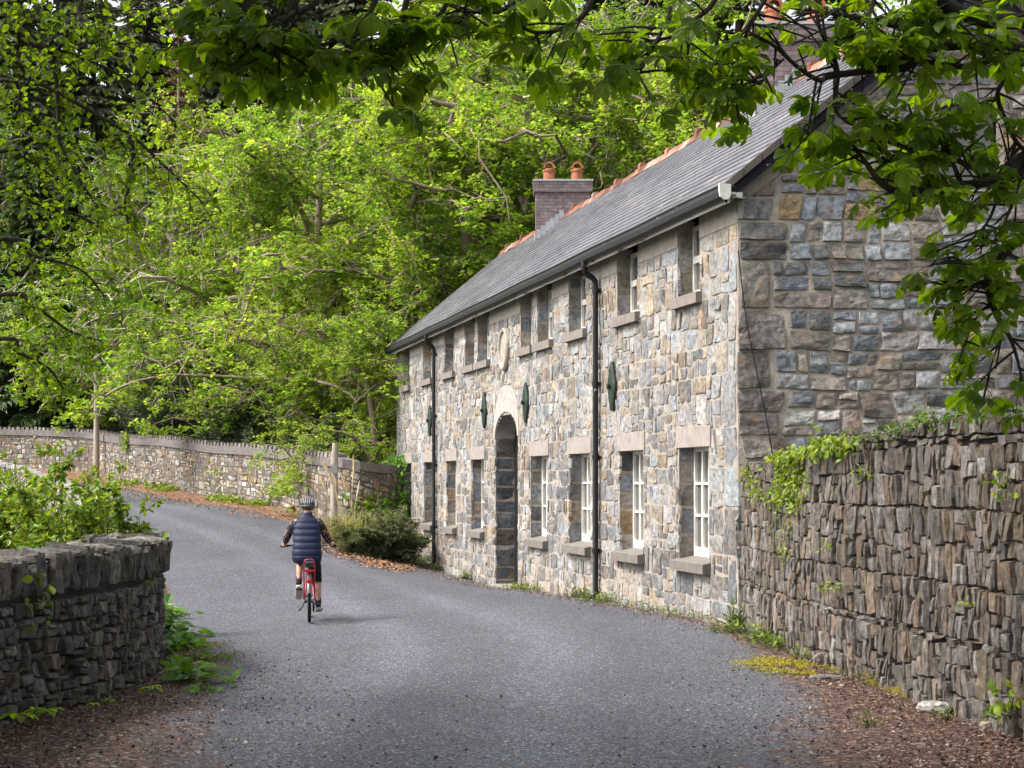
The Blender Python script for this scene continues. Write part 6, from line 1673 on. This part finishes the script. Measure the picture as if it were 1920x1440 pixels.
for s in (-1, 1): tube(fx, smoothpath([hc+A3(s*.072, .0, .015), hc+A3(s*.090, -.012, .02), hc+A3(s*.092, -.012, -.01), hc+A3(s*.074, .004, -.03)], 8), .010, 6)
addmb(fx); bm.to_mesh(bo.data); bm.free()
at = bo.data.attributes.get('col'); at.data.foreach_set('vector', np.tile(np.array(SKIN, np.float32), len(bo.data.polygons)))
mb = MB()
for s in (-1, 1):
    bms = bmesh.new(); bmesh.ops.create_uvsphere(bms, u_segments=10, v_segments=6, radius=.011); V = np.array([v.co for v in bms.verts])+hc+A3(s*.03, .079, .012); F = [[v.index for v in f.verts] for f in bms.faces]; bms.free(); mb.add(V, F, (.1, .07, .05))
tube(mb, [hc+A3(-.024, .083, -.05), hc+A3(0, .09, -.052), hc+A3(.024, .083, -.05)], .005, 5, (.35, .12, .1)); mb.build('face_features', M['skin'], bo)
# hair below the helmet
mb = MB(); 
def ell_patch(mb, c, r, z0, z1, col, a0=0, a1=2*PI, nz=8, na=28, mat=0):
    V = []
    for i in range(nz+1):
        ph = z0+(z1-z0)*i/nz
        for j in range(na+1):
            a = a0+(a1-a0)*j/na; V.append([c[0]+r[0]*math.cos(ph)*math.cos(a), c[1]+r[1]*math.cos(ph)*math.sin(a), c[2]+r[2]*math.sin(ph)])
    mb.add(V, [[i*(na+1)+j, i*(na+1)+j+1, (i+1)*(na+1)+j+1, (i+1)*(na+1)+j] for i in range(nz) for j in range(na)], col, mat, True)
ell_patch(mb, hc+A3(0, -.005, .01), (.083, .098, .095), -1.0, .5, (.10, .075, .055), PI*1.0, PI*2.0); mb.build('hair', M['black_cloth'], person)
# leggings to below the knee
kl = knl*.72+anl*.28; kr = knr*.86+anr*.14
skinmesh('leggings', [[(pel+[0, 0, .04], (.158, .122)), (pel-[0, 0, .02], (.155, .12)), (hipl, .103), (knl*.5+hipl*.5, .088), (knl, .070), (kl, .060)], [(pel-[0, 0, .02], .155), (hipr, .103), (knr*.5+hipr*.5, .090), (knr, .072), (kr, .064)]], M['black_cloth'], person, (.012, .012, .014))
# shirt with sleeves
skinmesh('shirt', [[(wst, (.150, .112)), (chs, (.170, .12)), (nk0-[0, 0, .02], .066)], [(chs, .15), (shl, .072), (ell, .060), (wrl*.72+ell*.28, .046)], [(chs, .15), (shr, .072), (elr, .060), (wrr*.72+elr*.28, .046)]], M['flower'], person, (.02, .02, .03))
# quilted waistcoat: lofted rings, bulging between the seams
def loft(mb, rings, col, n=36, tf=None):
    V = []
    for (cx, cy, cz, rx, ry) in rings:
        for j in range(n):
            a = 2*PI*j/n; c, s = math.cos(a), math.sin(a); e = .78
            V.append([cx+rx*math.copysign(abs(c)**e, c), cy+ry*math.copysign(abs(s)**e, s), cz])
    mb.add(V, [[i*n+j, i*n+(j+1) % n, (i+1)*n+(j+1) % n, (i+1)*n+j] for i in range(len(rings)-1) for j in range(n)], col, 0, True)
ks = [(.855, .195, .155, .20), (.95, .215, .165, .215), (1.06, .205, .155, .235), (1.17, .195, .145, .27), (1.28, .198, .14, .315), (1.38, .190, .13, .355), (1.44, .168, .118, .38), (1.485, .130, .10, .395), (1.515, .105, .085, .405), (1.535, .078, .078, .412), (1.575, .074, .076, .43)]
kz = [k[0] for k in ks]; seams = [.862, .955, 1.05, 1.145, 1.24, 1.335, 1.425, 1.50]
rings = []
for z in np.linspace(.855, 1.575, 88):
    rx, ry, cy = (np.interp(z, kz, [k[i] for k in ks]) for i in (1, 2, 3)); b = .0
    for a, c in zip(seams[:-1], seams[1:]):
        if a <= z <= c: b = .010*math.sin(PI*(z-a)/(c-a))**.6-.003
    rings.append((ox, cy, z+.006*math.sin(z*70), rx+b, ry+b))
rings = [(r[0], r[1], r[2], r[3]*.96, r[4]*.96) for r in rings[:1]]+rings
mb = MB(); loft(mb, rings, (.004, .0085, .034)); vest = mb.build('waistcoat', M['quilt'], person)
for s in (-1, 1):
    mb = MB()
    for i in range(1): ell_patch(mb, A3(ox+s*.165, .385, 1.385), (.052, .095, .085), -1.1, 1.4, (.004, .0085, .034), 0, 2*PI)
    mb.build('shoulder_panel', M['quilt'], vest)
# socks and shoes
for kn, an, s, tilt in ((knl, anl, -1, 1), (knr, anr, 1, 0)):
    mb = MB(); d = nrm(kn-an); tube(mb, [an-[0, 0, .01], an+d*.03, an+d*.095], [.042, .043, .050], 12, (.015, .013, .02)); so = mb.build('sock', M['black_cloth'], person)
    mb = MB(); tube(mb, [an+d*.045, an+d*.06], [.0468, .048], 12, (.16, .03, .16)); mb.build('stripe', M['black_cloth'], so)
    # shoe: lofted along its length; the raised foot points toe down
    ang = math.radians(-48 if tilt else -12); R3 = np.array([[1, 0, 0], [0, math.cos(ang), -math.sin(ang)], [0, math.sin(ang), math.cos(ang)]])
    base = an+A3(.0, -.045, -.065) if not tilt else an+A3(0, -.03, -.06)
    secs = [(-.035, .022, .015, .055), (-.01, .036, .0, .085), (.05, .038, .0, .095), (.10, .040, .0, .072), (.16, .046, .0, .055), (.21, .040, .004, .042), (.24, .02, .012, .03)]
    V = []; V2 = []
    for y, w, z0, z1 in secs:
        V += [A3(-w, y, z0), A3(w, y, z0), A3(w*.95, y, (z0+z1)*.6), A3(w*.5, y, z1), A3(-w*.5, y, z1), A3(-w*.95, y, (z0+z1)*.6)]
        V2 += [A3(-w-.003, y, z0-.026), A3(w+.003, y, z0-.026), A3(w+.004, y, z0+.004), A3(-w-.004, y, z0+.004)]
    V = np.array(V)@R3.T+base; V2 = np.array(V2)@R3.T+base
    mb = MB(); k = 6; mb.add(V, [[i*k+j, i*k+(j+1) % k, (i+1)*k+(j+1) % k, (i+1)*k+j] for i in range(6) for j in range(k)]+[list(range(6)), [36+j for j in range(6)]], (.02, .024, .035), 0, True); sh = mb.build('shoe', M['black_cloth'], person)
    mb = MB(); k = 4; mb.add(V2, [[i*k+j, i*k+(j+1) % k, (i+1)*k+(j+1) % k, (i+1)*k+j] for i in range(6) for j in range(k)]+[list(range(4)), [24+j for j in range(4)]], (.48, .44, .36)); mb.build('sole', M['black_cloth'], sh)
# helmet: dark shell with pale ribs and open vents
mb = MB(); c = hc+A3(0, -.005, .025); ell_patch(mb, c, (.104, .132, .105), -.22, PI/2, (.014, .015, .018), nz=12, na=36); he = mb.build('helmet', M['b_black'], person)
mb = MB()
for k in range(-3, 4):
    x0 = k*.0315; pts = []
    for i in range(15):
        ph = math.radians(-16+i*(150-(-16))/14); yy = -math.cos(ph); zz = math.sin(ph); sx = math.sqrt(max(0, 1-(x0/.112)**2)); pts.append(c+A3(x0*(.72+.38*max(zz, 0)), .140*yy*sx, .115*zz*(sx*.55+.45)))
    tube(mb, pts, [.0062+.002*math.sin(i*.45) for i in range(15)], 6, (.20, .20, .22))
for zz, rr in ((-.018, 1.0), (.035, .985)):
    th = np.linspace(PI*.98, PI*2.02, 20); q = math.sqrt(max(0, 1-(zz/.112)**2)); tube(mb, np.stack([c[0]+.112*q*rr*np.cos(th), c[1]+.140*q*rr*np.sin(th), np.full(20, c[2]+zz)], 1), .0065, 6, (.18, .18, .20))
mb.build('ribs', M['b_paint'], he)
mb = MB()
for s in (-1, 1): tube(mb, smoothpath([c+A3(s*.085, .02, -.03), hc+A3(s*.075, .03, -.05), hc+A3(0, .055, -.105)], 8), .004, 4, BLK)
mb.build('strap', M['black_cloth'], he)
d = 22.2; X = (580-960)/FP*d; yaw = math.radians(7.0)
for r in (bike, person): r.location = (X, d, float(tz(X, d))+.022); r.rotation_euler = (0, 0, yaw); r.scale = (.968, .968, .968)

# ------------------------------------------------------------------ light, sky, camera
W = bpy.data.worlds.new('World'); SC.world = W; W.use_nodes = True; nt = W.node_tree; nt.nodes.clear()
sky = nt.nodes.new('ShaderNodeTexSky'); sky.sky_type = 'NISHITA'; sky.sun_disc = False
EL, AZ = math.radians(52), None
to_sun = np.array([-.90, -.20, 0]); to_sun /= np.linalg.norm(to_sun); to_sun = np.array([to_sun[0]*math.cos(EL), to_sun[1]*math.cos(EL), math.sin(EL)])
sky.sun_elevation = EL; sky.sun_rotation = math.atan2(to_sun[0], to_sun[1]); sky.air_density = 1.0; sky.dust_density = 6.0; sky.ozone_density = .6; sky.altitude = 50
bg = nt.nodes.new('ShaderNodeBackground'); bg.inputs['Strength'].default_value = .15
ow = nt.nodes.new('ShaderNodeOutputWorld'); hs_ = nt.nodes.new('ShaderNodeHueSaturation'); hs_.inputs['Saturation'].default_value = .35; nt.links.new(sky.outputs[0], hs_.inputs['Color']); nt.links.new(hs_.outputs[0], bg.inputs[0]); nt.links.new(bg.outputs[0], ow.inputs[0])
sl = bpy.data.lights.new('sun', 'SUN'); sl.energy = 1.5; sl.angle = math.radians(12); sl.color = (1.0, .95, .87)
so = bpy.data.objects.new('sun', sl); COL.objects.link(so); so.rotation_euler = Vector(to_sun).to_track_quat('Z', 'Y').to_euler(); so.location = (-20, 10, 40)
cam = bpy.data.cameras.new('camera'); cam.sensor_width = 36; cam.sensor_fit = 'HORIZONTAL'; cam.lens = FP/1920*36; cam.shift_y = (900-720)/1920; cam.clip_end = 2000; cam.clip_start = .1
co = bpy.data.objects.new('camera', cam); COL.objects.link(co); co.location = (0, 0, CAMZ); co.rotation_euler = (PI/2, 0, 0); SC.camera = co
SC.view_settings.view_transform = 'Standard'; SC.view_settings.look = 'None'; SC.view_settings.gamma = 1; SC.view_settings.use_curve_mapping = False; SC.view_settings.exposure = 1.4
SC.cycles.max_bounces = 8; SC.cycles.diffuse_bounces = 4; SC.cycles.transmission_bounces = 4; SC.cycles.transparent_max_bounces = 4; SC.cycles.use_denoising = True; SC.cycles.sample_clamp_indirect = 6
